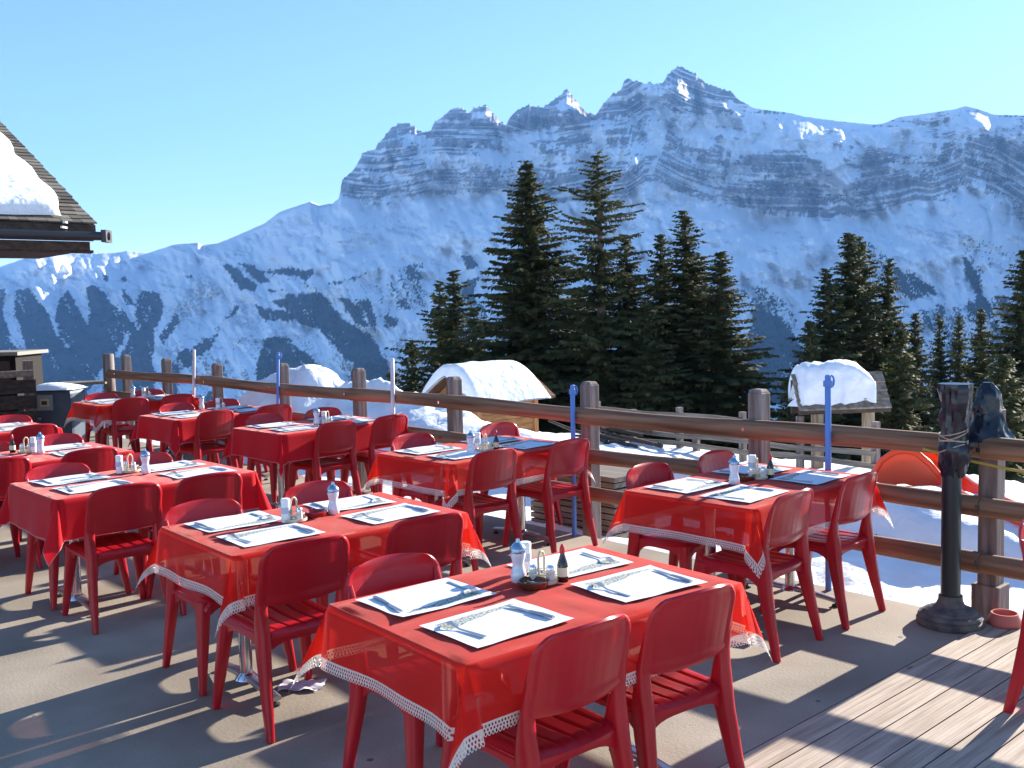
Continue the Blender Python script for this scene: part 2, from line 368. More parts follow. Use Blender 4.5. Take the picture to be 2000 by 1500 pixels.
def rail(z, v0, v1, nm='rail', r=.058, n=FN-.03):
    m = MB(); k = max(4, int((v1-v0)/.25)); pts = []
    for j in range(k+1):
        t = j/k; v = v0+(v1-v0)*t; x, y = NV(n+.008*sin(v*2.1+z*9), v); pts.append((x, y, z+.012*sin(v*1.3+z*5)))
    rs = [r*(1+.06*sin(j*.9+z*4)) for j in range(k+1)]
    m.tube(pts, rs, 14); return child(m, nm, W_RAIL, fence, smooth=60)
segs = [(-2.0, pv[0]-.0), (pv[0]+.004, pv[2]+.02), (pv[2]+.03, pv[4]-.02), (pv[4]-.01, pv[6]), (pv[6]+.01, pv[8]+.40)]
for z in (.93, .62, .315):
    for a, b_2 in segs: rail(z, a, b_2, r=.062 if z > .8 else .056)
m = MB()
for i, v in enumerate(pv):
    for z in (.93, .62, .315):
        x, y = NV(FN-.095, v); m.box((x, y, z+.005), (.008, .022, .022), PR)
child(m, 'bolt_heads', CHROME, fence)

# ------------------------------------------------------------------ the mountain wall across the valley
RIDGE = [(-700,470),(-400,500),(-250,510),(-100,512),(0,519),(27,510),(58,499),(67,492),(99,491),(140,494),(189,493),(225,492),(247,488),(288,492),(315,484),(342,475),(387,472),(396,477),(427,473),(472,454),(517,434),(547,411),(607,391),(623,398),(648,396),
(662,386),(668,352),(691,331),(708,299),(733,289),(747,271),(764,250),(782,239),(796,241),(810,247),(820,257),(841,256),(848,240),(866,226),(880,213),(901,211),(915,219),(929,210),(950,204),(957,215),(971,229),(978,238),(988,242),(995,229),(1009,214),(1032,204),(1044,209),(1062,208),(1072,201),(1090,189),(1107,173),(1114,182),(1121,194),(1135,208),(1149,221),(1163,224),(1177,205),(1195,184),(1212,177),(1221,154),(1226,152),(1244,159),(1251,158),(1260,165),(1268,160),(1286,165),
(1296,164),(1304,144),(1320,131),(1336,133),(1352,142),(1360,145),(1384,166),(1428,178),(1442,195),(1476,210),(1544,219),(1572,226),(1640,235),(1700,241),(1724,240),(1752,228),(1820,218),(1864,212),(1886,205),(1920,214),(1940,222),(2000,224),(2150,232),(2300,215),(2600,150)]
FOOT = [(-700,470),(600,392),(664,386),(700,392),(743,399),(800,392),(845,382),(901,381),(971,374),(1030,392),(1072,402),(1110,396),(1195,390),(1223,388),(1247,370),(1260,357),(1280,353),(1332,381),(1400,403),(1520,423),(1620,432),(1644,419),(1672,431),(1760,405),(1788,393),(1820,399),(1876,381),(1883,363),(1940,389),(2000,433),(2150,440),(2600,430)]
# surface painting: rock (+) and snow (-) patches, forest patches, in the photograph's angular chart of this slope
ROCKP = [(+.30,[(668,350),(760,255),(800,300),(770,340),(740,345),(690,355)]),(+.45,[(668,352),(745,352),(770,372),(745,400),(668,388)]),(-.35,[(690,342),(780,338),(790,350),(690,352)]),
(+.5,[(845,245),(905,225),(990,245),(958,290),(900,292),(850,300),(835,270)]),(-.45,[(905,225),(955,206),(950,228),(915,250)]),(-.5,[(813,258),(840,258),(832,300),(812,300)]),(+.3,[(760,320),(815,270),(820,310),(780,345)]),
(+.35,[(990,240),(1060,208),(1085,215),(1080,240),(985,262)]),(+.3,[(1070,225),(1160,222),(1165,250),(1080,245)]),(-.5,[(990,262),(1100,250),(1060,270),(1000,290)]),(+.45,[(1090,245),(1135,240),(1150,285),(1100,290)]),
(-.6,[(1150,225),(1168,225),(1180,300),(1160,300)]),(+.55,[(1168,222),(1220,155),(1245,165),(1275,210),(1200,228)]),(-.45,[(1245,165),(1290,170),(1285,215),(1262,200)]),(-.5,[(1280,200),(1296,200),(1285,260),(1278,340),(1270,340)]),
(+.5,[(1296,165),(1320,133),(1385,165),(1440,195),(1400,195),(1330,200)]),(+.35,[(1300,190),(1380,200),(1420,225),(1300,228)]),(+.35,[(1300,240),(1345,290),(1320,300),(1290,250)]),(-.3,[(1310,225),(1560,235),(1640,300),(1500,300),(1340,270)]),
(-.35,[(1440,205),(1700,245),(1850,250),(1800,290),(1600,285),(1450,260)]),(+.5,[(1440,300),(1560,290),(1610,330),(1590,345),(1470,340)]),(+.5,[(1690,290),(1745,290),(1730,330),(1770,340),(1700,350),(1660,330)]),
(+.55,[(1430,352),(1600,360),(1625,425),(1530,415),(1420,390)]),(+.6,[(1625,375),(1760,340),(1800,360),(1800,392),(1700,415),(1630,425)]),(-.6,[(1605,300),(1630,300),(1665,350),(1650,380),(1620,350)]),
(+.5,[(1790,320),(1850,280),(1900,320),(1890,370),(1830,395),(1790,385)]),(+.45,[(1860,265),(1960,265),(2000,300),(2000,350),(1900,350)]),(-.5,[(1865,255),(1885,255),(1880,290),(1865,285)]),(+.5,[(1920,300),(2010,320),(2010,390),(1930,380)]),(-.35,[(1860,215),(1990,230),(1990,262),(1860,250)]),
(+.55,[(1205,330),(1270,330),(1275,355),(1222,388),(1195,388)]),(+.4,[(1110,330),(1190,330),(1195,385),(1080,402),(1050,395)]),(+.45,[(1280,310),(1340,320),(1400,370),(1400,402),(1330,375),(1285,345)]),(-.25,[(1340,320),(1560,345),(1420,352)]),
(+.55,[(1900,380),(1990,425),(2010,440),(1960,420)]),(+.3,[(760,350),(860,330),(980,340),(980,375),(860,385),(790,380)]),(-.3,[(820,300),(1050,300),(1100,322),(850,330)]),
(+.42,[(515,450),(535,455),(540,515),(520,500)]),(+.30,[(640,490),(690,440),(720,430),(690,490),(650,510)]),(+.28,[(720,420),(790,390),(800,410),(730,440)])]
FORP = [(0.95,[(-240,568),(6,568),(8,620),(20,668),(36,684),(76,700),(76,788),(-240,788)]),(0.95,[(24,564),(52,564),(80,592),(116,660),(124,676),(124,780),(76,780),(44,660),(28,612)]),(0.95,[(116,576),(132,568),(172,632),(184,648),(168,692),(128,668),(108,620)]),(0.95,[(172,560),(188,560),(240,616),(256,632),(240,668),(200,724),(160,788),(120,788),(120,688),(180,652),(172,596)]),(0.8,[(234,566),(244,568),(258,596),(240,604)]),(0.8,[(268,568),(316,568),(320,596),(288,648),(248,672),(256,620)]),(0.9,[(256,660),(316,604),(306,652),(302,700),(298,788),(192,788),(224,700)]),(0.8,[(356,600),(348,632),(320,672),(314,656),(336,620)]),(0.75,[(396,664),(436,632),(416,676),(360,724),(336,788),(312,788),(320,724),(360,676)]),(0.75,[(452,684),(476,656),(444,708),(428,788),(400,788)]),(0.8,[(456,590),(466,596),(454,622),(442,618)]),(0.97,[(500,594),(532,604),(564,614),(530,588),(560,576),(632,576),(650,600),(688,632),(736,672),(760,708),(772,788),(680,780),(688,708),(624,648),(580,630),(520,628),(504,616)]),(0.97,[(508,660),(560,656),(580,676),(624,716),(648,748),(680,788),(500,788)]),(0.85,[(660,582),(720,588),(736,620),(732,656),(700,632),(676,604)]),(0.75,[(740,616),(778,620),(768,646),(748,644)]),(1,[(432,515),(449,517),(498,560),(494,569),(470,566)]),(0.95,[(464,515),(494,517),(534,552),(508,553)]),(0.9,[(506,532),(572,519),(618,528),(604,545),(568,538)]),(0.7,[(586,546),(600,552),(612,566),(602,562)]),(0.6,[(624,560),(680,540),(732,524),(734,532),(680,552)]),(0.9,[(527,564),(550,564),(550,570),(532,571)]),
(.85,[(360,536),(375,536),(380,545),(366,545)]),(.85,[(203,537),(212,537),(210,547),(204,547)]),(.85,[(236,541),(247,541),(243,551),(238,550)]),(.45,[(700,560),(830,540),(830,600),(740,620)]),(.5,[(770,520),(830,510),(830,545),(780,545)]),
(.93,[(1480,600),(1540,640),(1580,700),(1600,790),(1480,790),(1440,700)]),(.45,[(1440,560),(1500,560),(1560,620),(1560,700),(1480,640)]),(.75,[(1740,520),(1790,530),(1830,575),(1780,585),(1745,570)]),(.7,[(1790,600),(1840,590),(1850,640),(1800,650)]),(.85,[(1880,500),(1900,520),(1935,600),(1920,610),(1895,560)]),
(.5,[(1640,450),(1700,470),(1740,500),(1730,540),(1650,520)]),(.5,[(1850,600),(2010,560),(2010,700),(1850,700)]),(.35,[(1860,450),(2000,490),(2010,560),(1900,540)]),(.8,[(900,500),(925,500),(940,520),(915,530)]),(.9,[(900,545),(935,545),(925,585),(905,575)]),
(.6,[(900,560),(950,600),(950,700),(850,680)]),(.55,[(1200,560),(1290,560),(1290,620),(1200,620)]),(.95,[(2010,560),(2400,560),(2400,800),(2010,800)])]
TINTP = [(.75,[(330,600),(400,540),(425,545),(440,570),(400,600),(340,640)]),(.35,[(440,580),(500,580),(505,640),(440,640)])]
def polyd(poly, x, y):                                # signed distance, + inside
    P = np.array(poly, float); n = len(P); d = np.full(x.shape, 1e18); ins = np.zeros(x.shape, bool)
    for i in range(n):
        a, b = P[i], P[(i+1) % n]; ex, ey = b-a; wx, wy = x-a[0], y-a[1]
        t = np.clip((wx*ex+wy*ey)/(ex*ex+ey*ey), 0, 1); d = np.minimum(d, (wx-ex*t)**2+(wy-ey*t)**2)
        c = ((a[1] > y) != (b[1] > y)) & (x < (b[0]-a[0])*(y-a[1])/((b[1]-a[1]) if b[1] != a[1] else 1e-9)+a[0]); ins ^= c
    return np.where(ins, 1, -1)*np.sqrt(d)
def paint(polys, x, y, soft):
    r = np.zeros(x.shape)
    for wgt, P in polys:
        P_ = np.array(P); bx0, by0 = P_.min(0)-soft*2; bx1, by1 = P_.max(0)+soft*2
        k = (x > bx0) & (x < bx1) & (y > by0) & (y < by1)
        if k.any(): r[k] += wgt*sst(-soft, soft, polyd(P, x[k], y[k]))
    return r
def build_mountain():
    us = np.concatenate([np.arange(-700, -40, 12), np.arange(-40, 2040, 1.9), np.arange(2040, 2600, 12)])
    rp = np.array(RIDGE, float); ry = np.interp(us, rp[:, 0], rp[:, 1])
    vnr = VN(31); ry = ry+(fbm(vnr, us/9, us*0+3, 3)-.5)*5*np.interp(us, [600, 670, 1440, 1500], [.3, 1, 1, .3])-np.abs(fbm(VN(33), us/5., us*0+7, 2)-.5)*14*np.interp(us, [655, 670, 1440, 1480], [0, 1, 1, .1])+2
    fy = np.interp(us, *np.array(FOOT, float).T)
    nr = 420; t = np.linspace(0, 1, nr)**.9
    yb = 980.
    ks = np.interp(np.arange(-900, 2900, 4.), us, ry); kk = np.exp(-(np.arange(-60, 61)/30.)**2/2); ks = np.convolve(np.pad(ks, 60, 'edge'), kk/kk.sum(), 'valid'); env = np.maximum(np.interp(us, np.arange(-900, 2900, 4.), ks)+62, ry+22)
    env = np.convolve(np.pad(env, 12, 'edge'), np.ones(25)/25, 'valid'); n_lo = int(nr*.72)
    a_, b2_ = np.linspace(0, 1, n_lo, endpoint=False)[None, :], np.linspace(0, 1, nr-n_lo)[None, :]
    vv = np.concatenate([yb+(env[:, None]-yb)*a_, env[:, None]+(ry-env)[:, None]*b2_], 1); uu = np.repeat(us[:, None], nr, 1)
    d = FW[None, None]+RT*((uu-1000)/F)[..., None]-UP*((vv-750)/F)[..., None]
    dh = np.hypot(d[..., 0], d[..., 1]); az = np.arctan2(d[..., 0], d[..., 1]); te = d[..., 2]/dh
    # painted albedo
    wx = (fbm(VN(5), uu/38, vv/38, 4)-.5)*46; wy = (fbm(VN(6), uu/38, vv/38, 4)-.5)*34
    X, Y = uu+wx*.8, vv+wy*.8
    dip = vv+.10*(uu-1100)*0 + 22*np.sin((uu-900)/210.)
    strata = fbm(VN(7), uu/80., dip/6., 4, .7); grain = fbm(VN(8), uu/8., vv/6., 4, .7); fluting = fbm(VN(9), (uu+.25*vv)/8., vv/46., 3, .6)
    zone = sst(-7, 5, (fy[:, None]-vv)+(grain-.5)*12)*np.interp(uu, [640, 668], [0, 1])
    zone *= sst(1990, 1400, uu)*.12+.88
    top_ = sst(22, 4, vv-ry[:, None])*np.interp(uu, [655, 670, 1440, 1470], [0, .55, .55, 0]); rockw = zone*.44+paint(ROCKP, X, Y, 10)+top_
    rock = sst(.47, .54, rockw*zone.clip(.35, 1)+(strata-.5)*1.35+(grain-.5)*.9+(fluting-.5)*1.0)*np.clip(zone+(rockw > .2)*.8, 0, 1)
    led = fbm(VN(41), uu/110., (vv-fy[:, None]*.85+6*np.sin(uu/60.))/3.4, 3, .6); rock = rock*(1-.85*sst(.55, .60, led)*sst(.2, .6, zone))
    low = sst(470, 560, vv)
    gl = fbm(VN(10), (uu-.55*vv)/13., (vv+.2*uu)/60., 4, .6); sc = fbm(VN(12), uu/3.2, vv/3.2, 3, .7)
    scr = fbm(VN(13), (uu*1.0+1.5*vv)/55., (vv-.4*uu)/11., 5, .65)
    thin = sst(.60, .70, scr+(sc-.5)*.25)*.55*sst(0, 40, vv-fy[:, None])
    forw = paint(FORP, uu+wx*.42, vv+wy*.42, 7)*.95
    forest = sst(.46, .54, forw+(gl-.5)*1.15*low+(sc-.5)*.9)
    lf = sst(600, 700, vv)*.22
    forest = np.maximum(forest, sst(.5, .6, lf+(gl-.5)*1.0+(sc-.5)*.8+.18)*lf*3.3*(uu < 2400)).clip(0, 1)
    tint = paint(TINTP, X, Y, 12)*sst(.35, .6, sc)
    # distance along the sight line
    tt = ((vv-ry[:, None])/(yb-ry[:, None])).clip(0, 1)       # 0 ridge, 1 bottom
    Rr = np.interp(uu, [-700, 0, 300, 480, 650, 900, 1300, 1900, 2300, 2600], [5200, 4700, 4300, 3800, 3500, 3350, 3250, 3100, 2800, 2600])
    ft = ((vv-ry[:, None])/np.maximum(fy[:, None]-ry[:, None], 6)).clip(0, 1)
    cliff = sst(420, 760, uu)
    r = Rr*(1-cliff*.10*ft)                                   # steep wall above its foot
    t2 = ((vv-np.maximum(fy[:, None], ry[:, None]))/(yb-np.maximum(fy[:, None], ry[:, None]))).clip(0, 1)
    r = r-(r-1150)*(1-(1-t2)**1.35)
    rel = fbm(VN(20), uu/120, vv/75, 5, .55)-.5; rid = np.abs(fbm(VN(21), (uu-.35*vv)/70., vv/120., 4, .55)-.5)
    edge = sst(0, .05, tt)
    r = r*(1+edge*(rel*.16-rid*.20))
    r = r-edge*((strata-.5)*45+(grain-.5)*38+(fluting-.5)*50)*zone*(.35+rock)-edge*(gl-.5)*90*low-(sc-.5)*forest*34
    hill = sst(-60, 50, polyd([(300,640),(360,580),(430,512),(470,560),(505,600),(520,800),(200,800)], uu, vv)); r = r-hill*260
    co = np.stack([r*np.sin(az), r*np.cos(az), H+r*te], -1)
    # far side, so that the ridge is a solid mountain
    bk = []
    for k, (dr, dz) in enumerate(((60, -50), (500, -420), (1300, -900))):
        q = co[:, -1].copy(); hh = np.hypot(q[:, 0], q[:, 1]); q[:, 0] *= (hh+dr)/hh; q[:, 1] *= (hh+dr)/hh; q[:, 2] = np.maximum(q[:, 2]+dz, -600); bk.append(q[:, None])
    co = np.concatenate([co]+bk, 1); nj = co.shape[1]; ni = co.shape[0]
    idx = np.arange(ni*nj).reshape(ni, nj)
    q = np.stack([idx[:-1, :-1], idx[1:, :-1], idx[1:, 1:], idx[:-1, 1:]], -1).reshape(-1, 4)
    me = bpy.data.meshes.new('mountain'); np_mesh(me, co.reshape(-1, 3), q)
    col = np.zeros((ni, nj, 4), np.float32); col[..., 3] = 1
    col[:, :nr, 0] = np.maximum(rock, thin*.8); col[:, :nr, 1] = forest; col[:, :nr, 2] = tint; col[:, nr:, 0] = 0
    at = me.color_attributes.new('cover', 'FLOAT_COLOR', 'POINT'); at.data.foreach_set('color', col.ravel())
    m = mat('mountain_face', (.8, .82, .86), .85, spec=.1); b = m.node_tree.nodes['Principled BSDF']
    a = N(m, 'ShaderNodeVertexColor'); a.layer_name = 'cover'; sp = N(m, 'ShaderNodeSeparateColor'); L(m, a.outputs[0], sp.inputs[0])
    tc = N(m, 'ShaderNodeTexCoord'); nz = N(m, 'ShaderNodeTexNoise'); nz.inputs['Scale'].default_value = .02; nz.inputs['Detail'].default_value = 8; L(m, tc.outputs['Object'], nz.inputs['Vector'])
    cr = N(m, 'ShaderNodeValToRGB'); e = cr.color_ramp.elements; e[0].position = .35; e[0].color = (.19, .17, .165, 1); e[1].position = .68; e[1].color = (.42, .37, .35, 1); L(m, nz.outputs['Fac'], cr.inputs[0])
    def mix(f, A, B):
        x = N(m, 'ShaderNodeMix', data_type='RGBA'); L(m, f, x.inputs['Factor'])
        for nm, q_ in (('A', A), ('B', B)):
            if isinstance(q_, tuple): x.inputs[nm].default_value = q_
            else: L(m, q_, x.inputs[nm])
        return x.outputs['Result']
    c = mix(sp.outputs[2], (.84, .86, .89, 1), (.36, .30, .25, 1)); c = mix(sp.outputs[0], c, cr.outputs[0]); c = mix(sp.outputs[1], c, (.022, .032, .03, 1))
    L(m, c, b.inputs['Base Color'])
    me.materials.append(m)
    return tag(link(bpy.data.objects.new('mountain', me)), kind='structure')
build_mountain()

# ------------------------------------------------------------------ spruces
NEEDLE = vary(mat('needles', (.05, .06, .03), .75, spec=.2), (.030, .044, .018), (.115, .110, .045), .9, 5, coord='Object', lo=.35, hi=.68)
t_ = NEEDLE.node_tree; tl = N(NEEDLE, 'ShaderNodeBsdfTranslucent'); tl.inputs[0].default_value = (.10, .10, .02, 1); mx = N(NEEDLE, 'ShaderNodeMixShader'); mx.inputs[0].default_value = .22
L(NEEDLE, t_.nodes['Principled BSDF'].outputs[0], mx.inputs[1]); L(NEEDLE, tl.outputs[0], mx.inputs[2]); L(NEEDLE, mx.outputs[0], t_.nodes['Material Output'].inputs[0])
BARK = vary(mat('bark', (.1, .07, .05), .9), (.06, .04, .03), (.14, .10, .075), 5, 6, (4, 4, 1), bump=.4)
def spruce_mesh(h, wid, seed, dens=1.0, bare=0.0, lop=0.0, power=.85):
    """crown of many small drooping twigs on tiered branches; h height, wid half width near the base"""
    r = np.random.RandomState(seed); V = []; tv = MB()
    tv.tube([(0, 0, -1), (0, 0, h*.3), (.01*h*.3, 0, h*.7), (0, 0, h*.99)], [h*.016+.03, h*.012+.02, h*.006+.01, .008], 8)
    z = h*.04; lev = 0
    while z < h*.995:
        zl = z; fr = 1-z/h; L0 = wid*(fr**power)*(1 if fr > .06 else .9)+.06
        nb = max(4, int((6+9*fr)*dens)); a0 = r.rand()*6.28
        for b in range(nb):
            if r.rand() < bare*(.3+.7*abs(sin(lev*1.7+seed))): continue
            az = a0+b*6.283/nb+r.uniform(-.35, .35); z = zl+r.uniform(-.5, .5)*(.12+.2*fr); Lb = L0*r.uniform(.55, 1.15)*(1+lop*cos(az-lev*.9))
            if r.rand() < .08: Lb *= 1.25
            droop = r.uniform(.10, .38)*(.4+fr); up = .22*(1-fr)+r.uniform(-.05, .1)
            ca, sa = cos(az), sin(az); n = max(3, int(Lb/.048*dens)); ts = (np.arange(n)+r.rand(n)*.6)/n
            px = ts*Lb; pz = z+Lb*(up*ts-droop*ts*ts)+.10*Lb*ts**3
            if Lb > .35: tv.tube([(0, 0, z), (ca*Lb*.5, sa*Lb*.5, z+Lb*(up*.5-droop*.25)), (ca*Lb*.93, sa*Lb*.93, z+Lb*(up*.93-droop*.86+.08))], [.016*fr+.006, .01*fr+.004, .003], 4, cap=False)
            for k in range(n):
                tw = (.15+.27*(1-ts[k]))*(.22+.78*fr)*r.uniform(.6, 1.3)*(min(wid, 2.2)/1.7)**.5
                for s_ in (-1, 1, 0):
                    if s_ == 0 and r.rand() < .4: continue
                    dx, dy, dz = (ca*.55*abs(s_)+ca*(1-abs(s_)) - sa*s_*.85, sa*.55*abs(s_)+sa*(1-abs(s_))+ca*s_*.85, -.25-r.rand()*.65)
                    if r.rand() < .35: dx *= .4; dy *= .4; dz = -1
                    if r.rand() < .12: dz = .3
                    x0, y0, z0 = ca*px[k], sa*px[k], pz[k]
                    wv = .036*(.6+r.rand())*(1+.5*fr); jx, jy = r.uniform(-.5, .5, 2)
                    ox, oy, oz = -dy*wv+jx*wv*.6, dx*wv+jy*wv*.6, wv*.7*(r.rand()-.3)
                    V.append(((x0, y0, z0+.02), (x0+dx*tw*.45+ox, y0+dy*tw*.45+oy, z0+dz*tw*.40+oz), (x0+dx*tw, y0+dy*tw, z0+dz*tw), (x0+dx*tw*.5-ox, y0+dy*tw*.5-oy, z0+dz*tw*.5-oz)))
        z = zl+(.10+.17*fr)*(h/10)**.4*r.uniform(.7, 1.3)/max(.7, dens**.5); lev += 1
    co = np.array(V).reshape(-1, 3); q = np.arange(len(co)).reshape(-1, 4)
    me = bpy.data.meshes.new('crown'); np_mesh(me, co, q, False); me.materials.append(NEEDLE)
    return me, tv.mesh('trunk', BARK, 60)
SP = {}
def spruce(apex, halfpx, d, kind, label, basey=None):
    p = AT(apex[0], apex[1], d); zb = float(ground_z(p.x, d, False))-.1; h = p.z-zb
    if kind not in SP:
        SP[kind] = spruce_mesh(*KINDS[kind])
    K = KINDS[kind]; sc = h/K[0]; wd = 1.95*halfpx*d/F
    e = empty('spruce_tree', (p.x, d, zb), random.random()*6.28 if K[4] < .4 else 0.3, label, 'tree', 'spruce trees on the slope beyond the terrace')
    for nm, me in zip(('crown', 'trunk'), SP[kind]):
        o = bpy.data.objects.new(nm, me); link(o); o.parent = e
    f = wd/K[1]; e.scale = (f, f, sc)
    return e
# height, half width, seed, density, bareness, lopsidedness, taper
KINDS = {'full': (11, 2.1, 3, 1.25, .05, .10, .80), 'ragged': (11, 1.55, 8, 1.05, .40, .5, .5), 'slim': (9, 1.3, 5, 1.05, .12, .2, .75), 'slim2': (9, 1.4, 15, 1.1, .10, .15, .8), 'thin': (8, 1.3, 21, 1.0, .22, .35, .75), 'young': (6, 1.2, 33, 1.0, .1, .15, .8)}
TREES = [((1030,313), 128, 29, 'full', 'tallest broad dark spruce left of the ragged one, widest crown of the middle group'),
 ((1167,298), 78, 27.5, 'ragged', 'tall ragged spruce with gaps and stray branches right of the broad one'),
 ((1222,455), 82, 28.5, 'slim', 'slim dark spruce just right of the ragged spruce, lower top'),
 ((1290,450), 74, 31, 'slim2', 'narrow spruce left of the pointed one in the right half of the middle group'),
 ((1337,408), 100, 28, 'slim', 'pointed spruce with the highest top in the right half of the middle group'),
 ((1362,490), 70, 30, 'slim2', 'short pointed spruce peeping between two taller tops of the middle group'),
 ((1408,485), 104, 27, 'slim2', 'rightmost spruce of the middle group with a thin spike top'),
 ((1130,560), 90, 31, 'young', 'lower spruce filling the gap between the broad and the ragged spruce'),
 ((1260,590), 90, 26.5, 'young', 'lower spruce in front of the narrow spruces of the middle group'),
 ((885,528), 92, 33, 'thin', 'sparse see-through spruce at the left of the middle group'),
 ((858,548), 76, 34.5, 'thin', 'second sparse top beside the see-through spruce'),
 ((925,600), 80, 32, 'thin', 'sparse lower spruce between the see-through one and the broad one'),
 ((803,668), 84, 35, 'young', 'small spruce at the left end of the middle group'),
 ((765,725), 66, 36, 'young', 'smallest low spruce left of the playhouse roof'),
 ((1659,447), 100, 28, 'slim2', 'tall spruce rising above the snow-capped board, highest of the right group'),
 ((1680,458), 92, 29.5, 'slim', 'twin top right behind the tallest spruce of the right group'),
 ((1616,522), 82, 27, 'slim', 'spruce left of the twin tops above the snow-capped board'),
 ((1735,503), 62, 29, 'slim', 'slender spruce right of the twin tops'),
 ((1582,625), 62, 26, 'young', 'low spruce with drooping arms at the left edge of the right group'),
 ((1540,735), 50, 25, 'young', 'bushy little spruce left of the snow-capped board'),
 ((1788,605), 62, 28, 'slim2', 'first of the small spruces in the row at the right'),
 ((1835,612), 46, 31, 'slim', 'second of the small spruces in the row at the right'),
 ((1873,610), 46, 31.5, 'slim2', 'third of the small spruces in the row at the right'),
 ((1916,600), 56, 30, 'slim', 'fourth of the small spruces in the row at the right'),
 ((2003,478), 100, 26, 'slim2', 'tall spruce cut by the right edge of the picture'),
 ((1962,690), 92, 21, 'young', 'lighter green young spruce behind the wrapped stand'),
 ((1760,640), 80, 25, 'young', 'low spruce under the slender one behind the board'),
 ((1850,760), 70, 23, 'young', 'low bushy spruce left of the wrapped stand')]
for t_ in TREES: spruce(*t_)

